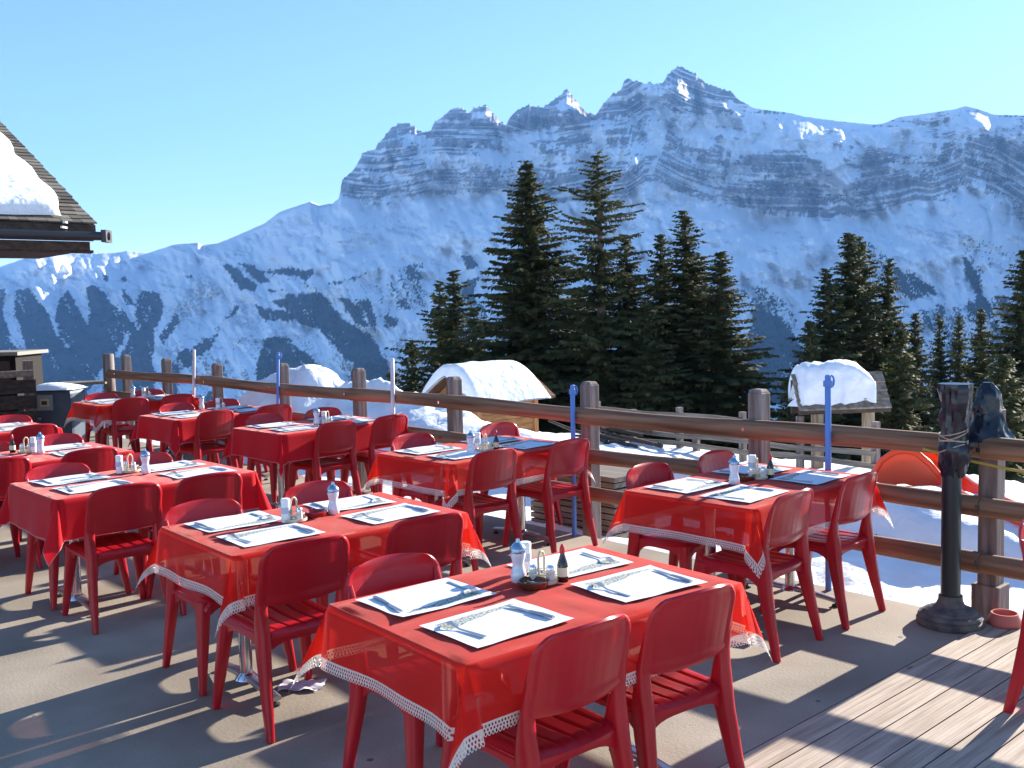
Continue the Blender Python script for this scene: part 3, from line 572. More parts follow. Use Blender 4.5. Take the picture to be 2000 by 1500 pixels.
# ------------------------------------------------------------------ chair
def sgn(x): return 1 if x > 0 else -1
def make_chair():
    root = empty('plastic_chair')
    def yb(z): t = max(0, (z-.43)/.38); return -.190-.070*t**1.5
    # seat: slats running front to back, a rounded rim around them
    m = MB(); nx_, ny_ = 49, 22
    def seat_pt(i, j, top):
        u = -1+2*i/(nx_-1); w_ = j/(ny_-1); y = -.205+.415*w_
        hw = .200+.018*w_-.03*max(0, (w_-.86)/.14)**2*1.0
        if w_ < .1: hw -= .02*(1-w_/.1)
        x = u*hw; z = .438-.010*(1-u*u)*sin(pi*min(1, w_*1.05))+.006*w_
        z -= .030*max(0, abs(u)-.86)/.14*1.0
        z -= .026*max(0, (w_-.90)/.10)**2+.020*max(0, (.07-w_)/.07)
        y -= .022*(1-u*u)*(1-w_)**3            # rounded rear edge
        if top:
            g = (u*.5+.5)*6; g = abs(g-round(g))/6
            if g < .0105 and .06 < w_ < .93 and abs(u) < .9: z -= .006
        else: z -= .014
        return (x, y, z)
    T = [[seat_pt(i, j, True) for j in range(ny_)] for i in range(nx_)]; B_ = [[seat_pt(i, j, False) for j in range(ny_)] for i in range(nx_)]
    m.grid(T, True); m.grid(B_)
    n0 = len(m.v)//2
    id_ = lambda i, j: i*ny_+j
    rim = [(i, 0) for i in range(nx_)]+[(nx_-1, j) for j in range(1, ny_)]+[(i, ny_-1) for i in range(nx_-2, -1, -1)]+[(0, j) for j in range(ny_-2, 0, -1)]
    m.f += [(id_(*rim[k]), id_(*rim[(k+1) % len(rim)]), n0+id_(*rim[(k+1) % len(rim)]), n0+id_(*rim[k])) for k in range(len(rim))]; m.m += [0]*len(rim)
    seat = m.build('seat', PLASTIC, root, smooth=35)
    # aprons under the seat, arching between the legs
    m = MB()
    def apron(a, b, h0, h1, thick=.016):
        a, b = Vector(a), Vector(b); n_ = 12; d = (b-a); sd_ = Vector((-d.y, d.x, 0)).normalized()*thick/2; top = []; bot = []
        for k in range(n_+1):
            t = k/n_; p = a+d*t; hh = h1+(h0-h1)*abs(2*t-1)**4; top.append(p); bot.append(p-Vector((0, 0, hh)))
        vs = []
        for p, q in zip(top, bot): vs += [p-sd_, p+sd_, q+sd_, q-sd_]
        fs = []
        for k in range(n_):
            o_ = k*4
            for e in range(4): fs.append((o_+e, o_+(e+1) % 4, o_+4+(e+1) % 4, o_+4+e))
        fs += [(3, 2, 1, 0), (n_*4, n_*4+1, n_*4+2, n_*4+3)]
        m.add(vs, fs)
    apron((-.19, .175, .425), (.19, .175, .425), .11, .035); apron((-.185, -.195, .425), (.185, -.195, .425), .09, .045)
    for s_ in (-1, 1): apron((s_*.190, -.19, .42), (s_*.196, .175, .42), .12, .032)
    m.build('apron', PLASTIC, root, smooth=40)
    for s_ in (-1, 1):
        m = MB(); m.sweep([(s_*.186, .165, .42), (s_*.195, .175, .33), (s_*.214, .198, .16), (s_*.232, .222, 0)], [(.066, .070), (.060, .062), (.047, .048), (.031, .034)]); m.build('leg', PLASTIC, root, smooth=50)
        m = MB(); m.sweep([(s_*.194, yb(.56)+.008, .56), (s_*.193, yb(.50)+.006, .50), (s_*.190, -.188, .43), (s_*.194, -.200, .34), (s_*.205, -.235, .17), (s_*.216, -.275, 0)], [(.050, .030), (.0535, .052), (.055, .080), (.052, .072), (.044, .054), (.030, .038)]); m.build('leg', PLASTIC, root, smooth=50)
    # backrest: one curved shell with rounded shoulders, uprights and a sunk ribbed panel
    m = MB(); nu, nv = 41, 19
    def yb(z): t = max(0, (z-.43)/.38); return -.190-.070*t**1.5
    def hwid(z):
        t = (z-.555)/.25; r = .085; top = .806
        w_ = .212+.006*t
        if z > top-r: q = (z-(top-r))/r; w_ = w_-r+r*sqrt(max(0, 1-q*q))
        return w_
    def bp(i, j, front):
        u = -1+2*i/(nu-1); tz = j/(nv-1); z = .552+.252*tz
        z = .552+.254*(1-(1-tz)**1.25)
        hw = hwid(min(z, .8055)); x = u*hw
        zc = z+.012*(1-u*u)*tz-.012*(1-u*u)*(1-tz)
        y = yb(z)+.030*(u*u)*1.0-.018
        edge = min(1-abs(u), tz*.75+.001, (1-tz)*.6+.001)
        if not front:
            # rear: rolled rim and a sunk field with upright ribs
            y -= .012
            if 1-abs(u) > .13 and .10 < tz < .86:
                y += .005
                g = ((u/.87)*.5+.5)*7; g = abs(g-round(g))
                if g < .10: y += .0008
        else:
            if 1-abs(u) > .13 and .10 < tz < .8:
                y -= .002
                g = ((u/.87)*.5+.5)*7; g = abs(g-round(g))
                if g < .10: y -= .001
        if abs(u) == 1 or j in (0, nv-1): y = yb(z)+.030*(u*u)-.024
        return (x, y, zc)
    Fr = [[bp(i, j, True) for j in range(nv)] for i in range(nu)]; Bk = [[bp(i, j, False) for j in range(nv)] for i in range(nu)]
    m.grid(Fr); m.grid(Bk, True); n0 = nu*nv; id2 = lambda i, j: i*nv+j
    rim = [(i, 0) for i in range(nu)]+[(nu-1, j) for j in range(1, nv)]+[(i, nv-1) for i in range(nu-2, -1, -1)]+[(0, j) for j in range(nv-2, 0, -1)]
    m.f += [(id2(*rim[k]), id2(*rim[(k+1) % len(rim)]), n0+id2(*rim[(k+1) % len(rim)]), n0+id2(*rim[k]))[::-1] for k in range(len(rim))]; m.m += [0]*len(rim)
    m.build('backrest', PLASTIC, root, smooth=35)
    for s_ in (-1, 1):
        m = MB(); zs = [.40, .46, .52, .58, .64, .70, .745]
        pts = [(s_*(.190+.004*min(1, (z-.40)/.2)), yb(z)+.008, z) for z in zs]
        m.sweep(pts, [(.050, .066), (.052, .050), (.054, .036), (.052, .028), (.044, .022), (.034, .018), (.020, .012)])
        m.build('upright', PLASTIC, root, smooth=50)
    return root
chair0 = make_chair(); used = [False]
def place_chair(x, y, face, label):
    """face: direction the sitter looks, angle from +x"""
    c = chair0 if not used[0] else copy_tree(chair0); used[0] = True
    c.location = (x, y, 0.001); c.rotation_euler = (0, 0, face-pi/2); tag(c, label, 'chair', 'red plastic chairs around the tables'); return c
def chair_px(u, v, face, label):
    x, y = Z(u, v, .806); place_chair(x+cos(face)*.275, y+sin(face)*.275, face, label)

# ------------------------------------------------------------------ table and cloth
TL, TW, TH = 1.20, .77, .742
def make_table():
    root = empty('pedestal_table')
    m = MB(); m.box((0, 0, TH-.018), (TL, TW, .03)); m.build('tabletop', mat('tabletop_laminate', (.35, .28, .22), .5), root, bevel=.006)
    for s_ in (-1, 1):
        m = MB(); m.tube([(s_*.40, 0, .05), (s_*.40, 0, TH-.034)], .030, 16); m.lathe([(.055, 0), (.05, .012), (.032, .03)], (s_*.40, 0, .045)); m.build('column', CHROME, root, smooth=40)
        m = MB(); m.sweep([(s_*.40, -.31, .035), (s_*.40, -.1, .055), (s_*.40, .1, .055), (s_*.40, .31, .035)], [(.05, .022), (.055, .03), (.055, .03), (.05, .022)]); ft = m.build('foot', STEEL, root, smooth=50)
        for e in (-1, 1):
            m = MB(); m.lathe([(.006, 0), (.022, 0), (.022, .01), (.006, .016), (.006, .028)], (s_*.40, e*.295, .0)); m.build('levelling_pad', BLACKP, ft, smooth=30)
    return root
table0 = make_table(); tused = [False]
FORK = MB(); KNIFE = MB()
def blade(m, outline, z0, th, bend=None):
    n = len(outline); bend = bend or (lambda y: 0)
    vs = [(x, y, z0+bend(y)) for x, y in outline]+[(x, y, z0+th+bend(y)) for x, y in outline]
    m.add(vs, [tuple(range(n))[::-1], tuple(range(n, 2*n))]+[(i, (i+1) % n, n+(i+1) % n, n+i) for i in range(n)])
fb = lambda y: .012*sst(.02, .07, y)-.010*sst(.07, .10, y)+.001
for y0, y1, w0, w1 in ((-.095, -.04, .007, .006), (-.04, .02, .006, .0035), (.02, .045, .0035, .005), (.045, .062, .005, .011), (.062, .072, .011, .012)):
    blade(FORK, [(-w0, y0), (w0, y0), (w1, y1), (-w1, y1)], .001, .0022, fb)
for k in range(4):
    x = -.0105+.007*k; blade(FORK, [(x-.0018, .072), (x+.0018, .072), (x+.0014, .098), (x-.0014, .098)], .001, .0018, fb)
KNIFE.sweep([(0, -.10, .005), (0, -.05, .006), (0, .005, .005)], [(.016, .008), (.018, .009), (.012, .007)], n=8)
blade(KNIFE, [(-.007, .002), (.007, .002), (.010, .05), (.009, .085), (.003, .108), (-.004, .11), (-.007, .09)], .003, .0016)
FORKM = FORK.mesh('fork', STEEL, 50); KNIFEM = KNIFE.mesh('knife', STEEL, 50)
def mat_mesh(seed):
    r = random.Random(seed); a, b_, c = r.uniform(-.004, .006), r.uniform(0, .012), r.random()*6; n = 16; m2 = 12; vs = []; uv = []
    co = []; 
    for i in range(n+1):
        for j in range(m2+1):
            u, v = i/n, j/m2; z = .0015+abs(.0035*sin(u*5+c)*sin(v*4+c))+b_*max(0, (u+v-1.75))**1.5*3
            co.append(((u-.5)*.40, (v-.5)*.30, z)); uv.append((u, v))
    q = [(i*(m2+1)+j, (i+1)*(m2+1)+j, (i+1)*(m2+1)+j+1, i*(m2+1)+j+1) for i in range(n) for j in range(m2)]
    me = bpy.data.meshes.new('placemat'); me.from_pydata(co, [], q); me.materials.append(PAPER)
    ul = me.uv_layers.new(name='UVMap'); ul.data.foreach_set('uv', [c_ for p in me.polygons for vi in p.vertices for c_ in uv[vi]])
    me.polygons.foreach_set('use_smooth', [True]*len(q)); return me
MATM = [mat_mesh(k) for k in range(5)]

def cloth_surface(seed, drop, pleat, inset, lift=0):
    """maps cloth coordinates (sx, sy, measured from the centre) to a draped point"""
    r = random.Random(seed); phs = [r.random()*6.28 for _ in range(8)]
    hx, hy = TL/2+.006, TW/2+.006
    def f(a, b_):
        ax, ay = abs(a), abs(b_); ex, ey = ax-hx, ay-hy; sx, sy = (1 if a > 0 else -1), (1 if b_ > 0 else -1)
        top = TH+.0035
        if ex <= 0 and ey <= 0:
            z = top+.0022*sin(a*9+phs[0])*sin(b_*11+phs[1])+.0017*sin(a*23+b_*17+phs[2]+2*sin(a*5))+.0012*sin(a*37-b_*29+phs[3])
            z += .0065*math_exp(-((a-.012*sin(b_*6)-.004)/.012)**2)*(a > -.004+.012*sin(b_*6)-.012)+.0030*math_exp(-(b_/.012)**2)
            e = min(-ex, -ey); 
            if e < .02: z -= .004*(1-e/.02)**2
            return (a, b_, z)
        ex, ey = max(ex, 0), max(ey, 0)
        if ex == 0 or ey == 0:                          # a straight side
            e = ex+ey; along = b_ if ex > 0 else a; side = 0 if ex > 0 else 1
            near_end = (hy-ay) if ex > 0 else (hx-ax)
            t = e/drop
            ph_ = phs[2+side+(2 if (sx if ex > 0 else sy) > 0 else 0)]
            fl = .018+t*(.030+.020*sin(along*7+ph_)+.010*sin(along*17+ph_*2))*(inset if side == 1 else 1)
            k = math_exp(-(near_end/.09)**2); fl += .018*k*t
            out = min(e, .02)+fl*min(1, e/.03)*.6; z = top-.004-max(0, e-.012)*(1-.10*t)
            if ex > 0: return (sx*(hx+out), b_, z)
            return (a, sy*(hy+out), z)
        rho = hypot(ex, ey); phi = atan2(ey, ex); t = min(1.5, rho/drop)
        s2 = sin(2*phi)
        pk = pleat[(0 if sx < 0 else 1)+(0 if sy < 0 else 2)]
        out0 = .014+t*.036
        ox = out0*cos(phi)**.7 if cos(phi) > 1e-4 else 0; oy = out0*sin(phi)**.7 if sin(phi) > 1e-4 else 0
        flare = rho*s2*(.12+.20*pk)
        dxn, dyn = .75, .66
        # the pleat leans along the long side
        px = ox+flare*dxn*(1 if pk >= 0 else .4); py = oy+flare*dyn*(1 if pk >= 0 else 1.3)
        wob = .022*sin(4*phi+phs[6])*t
        z = top-.004-max(0, rho-.012)*(.955-.03*s2)*(1 if rho < drop else 1)
        z = max(z, top-.004-rho)
        return (sx*(hx+min(rho, .02)*0+px+wob), sy*(hy+py-wob), z)
    return f, hx, hy
math_exp = lambda x: 2.718281828**x
def make_cloth(seed, sheer, drop=.25, pleat=(0, 0, 0, 0), lace=True, inset=.6, yshift=0.):
    Lc = .050 if lace else 0.0; f, hx, hy = cloth_surface(seed, drop, pleat, inset); body = drop-Lc
    def axis(h):
        inner = list(np.linspace(-h, h, int(2*h/.03)+1)); 
        st = [.004, .010, .018, .030, .045, .062, .080, .10, .12, .14, .16, .18, .20, .22, .24]; st = [q for q in st if q < body-.008]+[body]
        return [-h-q for q in st[::-1]]+inner+[h+q for q in st], len(st)
    ax_, k1 = axis(hx); ay_, k2 = axis(hy)
    # fine lines at the mid crease
    co = [f(a, b_) for a in ax_ for b_ in ay_]; nj = len(ay_)
    q = [(i*nj+j, (i+1)*nj+j, (i+1)*nj+j+1, i*nj+j+1) for i in range(len(ax_)-1) for j in range(nj-1)]
    me = bpy.data.meshes.new('tablecloth'); me.from_pydata(co, [], q); me.materials.append(CL_SHEER if sheer else CL_PLAIN)
    uvs = [(a, b_) for a in ax_ for b_ in ay_]; ul = me.uv_layers.new(name='UVMap'); ul.data.foreach_set('uv', [c_ for p in me.polygons for vi in p.vertices for c_ in uvs[vi]])
    me.polygons.foreach_set('use_smooth', [True]*len(q))
    o = link(bpy.data.objects.new('tablecloth', me))
    # trim strip round the hem
    A, B_ = hx+body, hy+body; per = []; n1, n2 = int(2*A/.012), int(2*B_/.012)
    for i in range(n1): per.append((-A+2*A*i/n1, -B_, 0, -1))
    for i in range(n2): per.append((A, -B_+2*B_*i/n2, 1, 0))
    for i in range(n1): per.append((A-2*A*i/n1, B_, 0, 1))
    for i in range(n2): per.append((-A, B_-2*B_*i/n2, -1, 0))
    wd = Lc if lace else .006; rows = 5; vs = []; uu = []; s_ = 0; n = len(per)
    for i in range(n+1):
        a, b_, na, nb = per[i % n]
        if i: pa, pb = per[(i-1) % n][:2]; s_ += hypot(a-pa, b_-pb)
        ca = sst(A-.05, A, abs(a))*(1 if a > 0 else -1); cb = sst(B_-.05, B_, abs(b_))*(1 if b_ > 0 else -1)
        for k in range(rows):
            t = k/(rows-1); x, y, z = f(a+(ca*wd*t), b_+(cb*wd*t)); vs.append((x, y, z+.0006)); uu.append((s_, t))
    q = [(i*rows+k, (i+1)*rows+k, (i+1)*rows+k+1, i*rows+k+1) for i in range(n) for k in range(rows-1)]
    me2 = bpy.data.meshes.new('lace_trim'); me2.from_pydata(vs, [], q); me2.materials.append(LACE if lace else HEMM)
    ul = me2.uv_layers.new(name='UVMap'); ul.data.foreach_set('uv', [c_ for p in me2.polygons for vi in p.vertices for c_ in uu[vi]])
    me2.polygons.foreach_set('use_smooth', [True]*len(q))
    o2 = link(bpy.data.objects.new('lace_trim' if lace else 'hem', me2)); o2.parent = o
    return o
HEMM = mat('pink_hem', (.62, .22, .20), .8)

# ------------------------------------------------------------------ things on the tables
GLASS = mat('jar_glass', (.95, .95, .97), .08, spec=.5); GLASS.node_tree.nodes['Principled BSDF'].inputs['Transmission Weight'].default_value = .55; GLASS.node_tree.nodes['Principled BSDF'].inputs['Roughness'].default_value = .15
SUGAR = vary(mat('sugar', (.9, .88, .88), .7), (.82, .78, .80), (.92, .9, .9), 30, 2)
CANE = mat('pale_plastic_tray', (.62, .52, .36), .5); DARKG = mat('dark_sauce_bottle', (.025, .012, .01), .12, spec=.6); REDCAP = mat('red_cap', (.6, .02, .02), .4)
LABELM = mat('cream_label', (.75, .70, .45), .6); LIDM = mat('blue_grey_lid', (.30, .42, .55), .25, .8)
AMBER = mat('amber_glass', (.16, .05, .02), .08, spec=.6); AMBER.node_tree.nodes['Principled BSDF'].inputs['Transmission Weight'].default_value = .35
REDG = mat('red_glass', (.45, .03, .03), .1, spec=.6); REDG.node_tree.nodes['Principled BSDF'].inputs['Transmission Weight'].default_value = .3
SALTM = vary(mat('salt_jar', (.75, .73, .66), .3), (.6, .57, .5), (.8, .78, .72), 40, 2)
JARM = vary(mat('white_jar', (.85, .84, .8), .35), (.80, .79, .76), (.88, .87, .84), 8, 2)
def tagw(o, label, cat, group=None): return tag(o, label, cat, group)
def make_sugar():
    r = empty('sugar_dispenser'); m = MB(); m.lathe([(.026, 0), (.029, .003), (.030, .03), (.026, .045), (.021, .062), (.022, .075), (.028, .098), (.029, .112), (.026, .12)], n=20); m.build('jar', JARS, r, smooth=50)
    m = MB(); m.lathe([(.0295, .110), (.031, .114), (.030, .128), (.020, .140), (.009, .148), (.007, .160), (.0, .161)], n=20); m.build('lid', LIDM, r, smooth=40)
    return r
JARS = mat('filled_glass_jar', (.80, .80, .84), .12, spec=.7); JARS.node_tree.nodes['Principled BSDF'].inputs['Coat Weight'].default_value = .6
vary(JARS, (.62, .64, .70), (.88, .86, .88), 18, 3, (1, 1, .7)); 
def make_caddy():
    r = empty('condiment_caddy'); m = MB(); m.lathe([(.0, 0), (.058, 0), (.062, .004), (.062, .016), (.058, .016), (.056, .006), (0, .006)], n=28); m.build('tray', CANE, r, smooth=40)
    m = MB(); m.tube([(.02*cos(t)*1, 0, .085+.030*sin(t)+0) for t in np.linspace(0, pi, 9)], .0045, 8); m.tube([(.02, 0, .088), (.016, 0, .006)], .0045, 8); m.tube([(-.02, 0, .088), (-.016, 0, .006)], .0045, 8); m.build('handle', CANE, r, smooth=60)
    m = MB(); m.tube([(.050*cos(t), .050*sin(t), .038) for t in np.linspace(0, 2*pi, 25)], .0022, 6, cap=False); m.build('ring', CANE, r, smooth=60)
    return r
def make_shaker():
    r = empty('salt_shaker'); m = MB(); m.lathe([(.014, 0), (.016, .002), (.016, .035), (.013, .046)], n=14); m.build('jar', SALTM, r, smooth=40)
    m = MB(); m.lathe([(.0145, .044), (.0145, .054), (.010, .060), (0, .061)], n=14); m.build('lid', CHROME, r, smooth=40); return r
def make_bottle():
    r = empty('sauce_bottle'); m = MB(); m.lathe([(.019, 0), (.021, .003), (.021, .060), (.016, .078), (.009, .100), (.008, .112)], n=16); m.build('glass', DARKG, r, smooth=50)
    m = MB(); m.lathe([(.0215, .022), (.0215, .056)], n=16); m.build('label', LABELM, r, smooth=60)
    m = MB(); m.lathe([(.010, .108), (.011, .112), (.009, .128), (.004, .140), (0, .141)], n=14); m.build('cap', REDCAP, r, smooth=50); return r
def make_tall_jar():
    r = empty('white_jar'); m = MB(); m.lathe([(.020, 0), (.022, .002), (.022, .100), (.020, .104)], n=18); m.build('body', JARM, r, smooth=40)
    m = MB(); m.lathe([(.0225, .098), (.023, .100), (.0225, .113), (.019, .117), (0, .117)], n=18); m.build('lid', WHITE, r, smooth=40)
    m = MB(); m.lathe([(.0223, .045), (.0223, .075)], n=18); m.build('label', mat('blue_grey_print', (.45, .50, .60), .6), r, smooth=60); return r
def make_ashtray(mt):
    r = empty('ashtray'); m = MB(); m.lathe([(.0, 0), (.048, 0), (.054, .006), (.056, .024), (.050, .027), (.046, .022), (.040, .010), (0, .008)], n=24); m.build('bowl', mt, r, smooth=40)
    m = MB()
    for k in range(3): a = k*2.09; m.box((.051*cos(a), .051*sin(a), .027), (.012, .008, .004), a)
    m.build('rest', mt, r); return r
PROTO = {}
MK = {'sugar': (make_sugar, 'glass sugar pourer with blue-grey lid', 'sugar pourer'), 'caddy': (make_caddy, 'pale round caddy with loop handle', 'caddy'), 'salt': (make_shaker, 'small salt shaker in the caddy', 'salt shaker'),
 'pepper': (make_shaker, 'small pepper shaker beside the salt', 'pepper shaker'), 'bottle': (make_bottle, 'dark sauce bottle with red cap', 'bottle'), 'jar': (make_tall_jar, 'tall white lidded jar', 'jar'),
 'ash': (lambda: make_ashtray(AMBER), 'dark amber glass ashtray', 'ashtray'), 'redash': (lambda: make_ashtray(REDG), 'red glass ashtray', 'ashtray')}
NAMES = {'pepper': 'pepper_shaker'}
GRP = {'sugar': 'sugar pourers on the tables', 'caddy': 'condiment caddies', 'salt': 'salt shakers', 'pepper': 'pepper shakers', 'bottle': 'sauce bottles', 'jar': 'white jars', 'ash': 'ashtrays', 'redash': 'ashtrays'}
def put(kind, x, y, z, where, rz=0):
    mk, lab, cat = MK[kind]
    if kind not in PROTO: o = PROTO[kind] = mk()
    else: o = copy_tree(PROTO[kind])
    if kind in NAMES: o.name = NAMES[kind]
    o.location = (x, y, z); o.rotation_euler = (0, 0, rz); return tag(o, lab+', '+where, cat, GRP[kind])

# id: near corner px, angle, cloth kind, drop, corner pleats, short name
TB = {
 'T1': dict(px=(912, 1290), ang=38.5, sheer=1, lace=1, drop=.25, nm='on the frontmost table', of='the frontmost table'),
 'T2': dict(px=(452, 1079), ang=39.5, sheer=1, lace=1, drop=.25, nm='on the second table of the front row', of='the second table of the front row'),
 'T3': dict(px=(114, 973), ang=43, sheer=0, lace=0, drop=.27, nm='on the third table of the front row', of='the third table of the front row'),
 'T5': dict(px=(1467, 991), ang=43.5, sheer=1, lace=1, drop=.25, nm='on the rightmost table', of='the rightmost table'),
 'T4': dict(px=(874.5, 912.5), ang=43, sheer=1, lace=1, drop=.25, nm='on the second fence-side table from the right', of='the second fence-side table from the right'),
 'T6': dict(px=(540, 856), ang=45, sheer=0, lace=0, drop=.27, nm='on the third fence-side table from the right', of='the third fence-side table from the right'),
 'T7': dict(px=(341, 832), ang=45, sheer=0, lace=0, drop=.26, nm='on the fourth fence-side table from the right', of='the fourth fence-side table from the right'),
 'T8': dict(px=(201, 795), ang=43, sheer=1, lace=1, drop=.25, nm='on the farthest fence-side table', of='the farthest fence-side table'),
 'T9': dict(px=(250, 882), ang=44, sheer=0, lace=0, drop=.27, nm='on the table at the left edge', of='the table at the left edge', corner='C'),
 'T10': dict(px=(112, 834), ang=44, sheer=0, lace=0, drop=.27, nm='on the table behind the left-edge one', of='the table behind the left-edge one', corner='C'),
}
SHIFT = {'T4': (.12, .12), 'T6': (.2, .22), 'T7': (.28, .5), 'T8': (.06, .25), 'T9': (.04, .08), 'T2': (0, -.03)}
MATPOS = {(0, 0): (-.335, -.185, 0), (1, 0): (.315, -.185, 0), (0, 1): (-.335, .205, pi), (1, 1): (.315, .205, pi)}
QN = {(0, 0): 'near left place', (1, 0): 'near right place', (0, 1): 'far left place', (1, 1): 'far right place'}
mi = 0
for k, t in TB.items():
    a = R(t['ang']); x, y = Z(*t['px'], TH+.004)
    off = (-TL/2, TW/2) if t.get('corner') == 'C' else (TL/2, TW/2); sh = SHIFT.get(k, (0, 0)); off = (off[0]+sh[0], off[1]+sh[1])
    cx, cy = x+cos(a)*off[0]-sin(a)*off[1], y+sin(a)*off[0]+cos(a)*off[1]; t['c'] = (cx, cy); t['a'] = a
    root = table0 if not tused[0] else copy_tree(table0); tused[0] = True
    root.location = (cx, cy, .001); root.rotation_euler = (0, 0, a); tag(root, 'pedestal table with chrome columns, '+t['of'].replace('the ', '', 1), 'table', 'tables set for a meal')
    seed = int(k[1:]); pl = {'T1': (.9, .3, .8, .3)}.get(k, (.35, .4, .6, .3))
    c = make_cloth(seed, t['sheer'], t['drop'], pl, bool(t['lace'])); c.location = (cx, cy, 0); c.rotation_euler = (0, 0, a)
    tag(c, ('sheer red cloth edged with cream lace ' if t['lace'] else 'plain red cloth without lace ')+t['nm'], 'tablecloth', 'red tablecloths')
    rr = random.Random(seed*5)
    for q, (mx_, my_, mr) in MATPOS.items():
        jx, jy, jr = rr.uniform(-.015, .015), rr.uniform(-.008, .008), rr.uniform(-.06, .06)
        lx, ly = mx_+jx, my_+jy; ang = a+mr+jr
        X, Y = cx+cos(a)*lx-sin(a)*ly, cy+sin(a)*lx+cos(a)*ly
        o = link(bpy.data.objects.new('placemat', MATM[mi % 5])); mi += 1; o.location = (X, Y, TH+.0085); o.rotation_euler = (0, 0, ang)
        tag(o, 'white printed paper placemat, %s %s' % (QN[q], t['nm']), 'placemat', 'paper placemats')
        for me, nm, dx, lab in ((FORKM, 'fork', -.145, 'steel fork'), (KNIFEM, 'knife', .150, 'steel table knife')):
            ddx = dx+rr.uniform(-.012, .012); ddy = rr.uniform(-.02, .01); px_, py_ = X+cos(ang)*ddx-sin(ang)*ddy, Y+sin(ang)*ddx+cos(ang)*ddy
            o = link(bpy.data.objects.new(nm, me)); o.location = (px_, py_, TH+.0113); o.rotation_euler = (0, 0, ang+rr.uniform(-.12, .12))
            tag(o, '%s, %s %s' % (lab, QN[q], t['nm']), nm, 'forks on the placemats' if nm == 'fork' else 'knives on the placemats')
# condiments; the pixel is where the foot of the thing stands
def putpx(kind, u, v, t, rz=0, dz=0): x, y = Z(u, v, TH+.006); put(kind, x, y, TH+.0082+dz, TB[t]['nm'], rz)
CN = [('T1', (1058, 1138), 'sugar:1013,1137', 'ash:1041,1148', 'jar:1027,1118'), ('T2', (575, 1018), 'sugar:652,1004', 'redash:617,1009', 'jar:559,1021'),
 ('T3', (255, 922), 'sugar:285,925', 'jar:234,925', ''), ('T5', (1478, 935), 'sugar:1434,946', 'ash:1456,938', 'jar:1469,928'), ('T4', (948, 880), 'sugar:920,886', '', 'jar:933,877'),
 ('T6', (640, 828), 'sugar:619,830', 'jar:633,829', ''), ('T7', (432, 798), 'sugar:394,799', 'jar:426,799', ''), ('T8', (288, 774), 'sugar:260,777', 'jar:281,776', ''), ('T9', (52, 884), 'sugar:80,886', 'jar:66,884', '')]
for t, (u, v), *rest in CN:
    a = TB[t]['a']; x, y = Z(u, v, TH+.006); z = TH+.0082; put('caddy', x, y, z, TB[t]['nm'], a+.3); w_ = TB[t]['nm']
    for kind, dx, dy in (('salt', -.032, -.006), ('pepper', .030, -.022)): put(kind, x+dx, y+dy, z+.007, w_)
    if t in ('T1', 'T5', 'T4', 'T9'):
        bx = -.105 if t == 'T9' else .078; put('bottle', x+bx, y+.0, z, w_)
    for r_ in rest:
        if r_: kd, xy = r_.split(':'); putpx(kd, *map(float, xy.split(',')), t)

# ------------------------------------------------------------------ chairs (top edge of each back as seen)
CH = {'T1': [('N', 'L', 1155, 1222), ('N', 'R', 1370, 1157), ('F', 'L', 758, 1091)],
 'T2': [('N', 'L', 605, 1056), ('N', 'R', 842, 1009), ('F', 'L', 390, 981), ('F', 'R', 614, 944)],
 'T3': [('N', 'L', 248, 949), ('N', 'R', 425, 930), ('F', 'L', 112, 910), ('F', 'R', 275, 887)],
 'T4': [('N', 'L', 970, 880), ('N', 'R', 1120, 859), ('F', 'L', 797, 849), ('F', 'R', 969, 828)],
 'T5': [('N', 'L', 1560, 962), ('N', 'R', 1690, 927), ('F', 'L', 1259, 909), ('F', 'R', 1392, 884)],
 'T6': [('N', 'L', 658, 824), ('N', 'R', 758, 811), ('F', 'L', 512, 810), ('F', 'R', 617, 797)],
 'T7': [('N', 'L', 408, 801), ('N', 'R', 522, 790), ('F', 'L', 324, 787), ('F', 'R', 424, 780)],
 'T8': [('N', 'L', 254, 778), ('N', 'R', 340, 770), ('F', 'L', 195, 769), ('F', 'R', 288, 762)],
 'T9': [('N', 'R', 180, 878), ('N', 'L', 0, 897), ('F', 'R', 108, 850), ('F', 'L', -32, 866)],
 'T10': [('N', 'R', 70, 831), ('F', 'R', 18, 813), ('F', 'L', -60, 822)]}
for t, cs in CH.items():
    for sd_, lr, u, v in cs:
        a = TB[t]['a']+random.uniform(-.05, .05); face = a+(pi/2 if sd_ == 'N' else -pi/2)
        x, y = Z(u, v, .806); (cx, cy), ta = TB[t]['c'], TB[t]['a']; al, ac = (x-cx)*cos(ta)+(y-cy)*sin(ta), -(x-cx)*sin(ta)+(y-cy)*cos(ta)
        ac = min(max(ac, -.68), -.525) if sd_ == 'N' else min(max(ac, .525), .64); x, y = cx+cos(ta)*al-sin(ta)*ac, cy+sin(ta)*al+cos(ta)*ac
        place_chair(x+cos(face)*.275, y+sin(face)*.275, face, 'red plastic chair, %s side %s of %s' % ('near' if sd_ == 'N' else 'far', 'left' if lr == 'L' else 'right', TB[t]['of']))
place_chair(2.40, 4.02, R(-50), 'red plastic chair on the deck cut by the right edge of the picture')

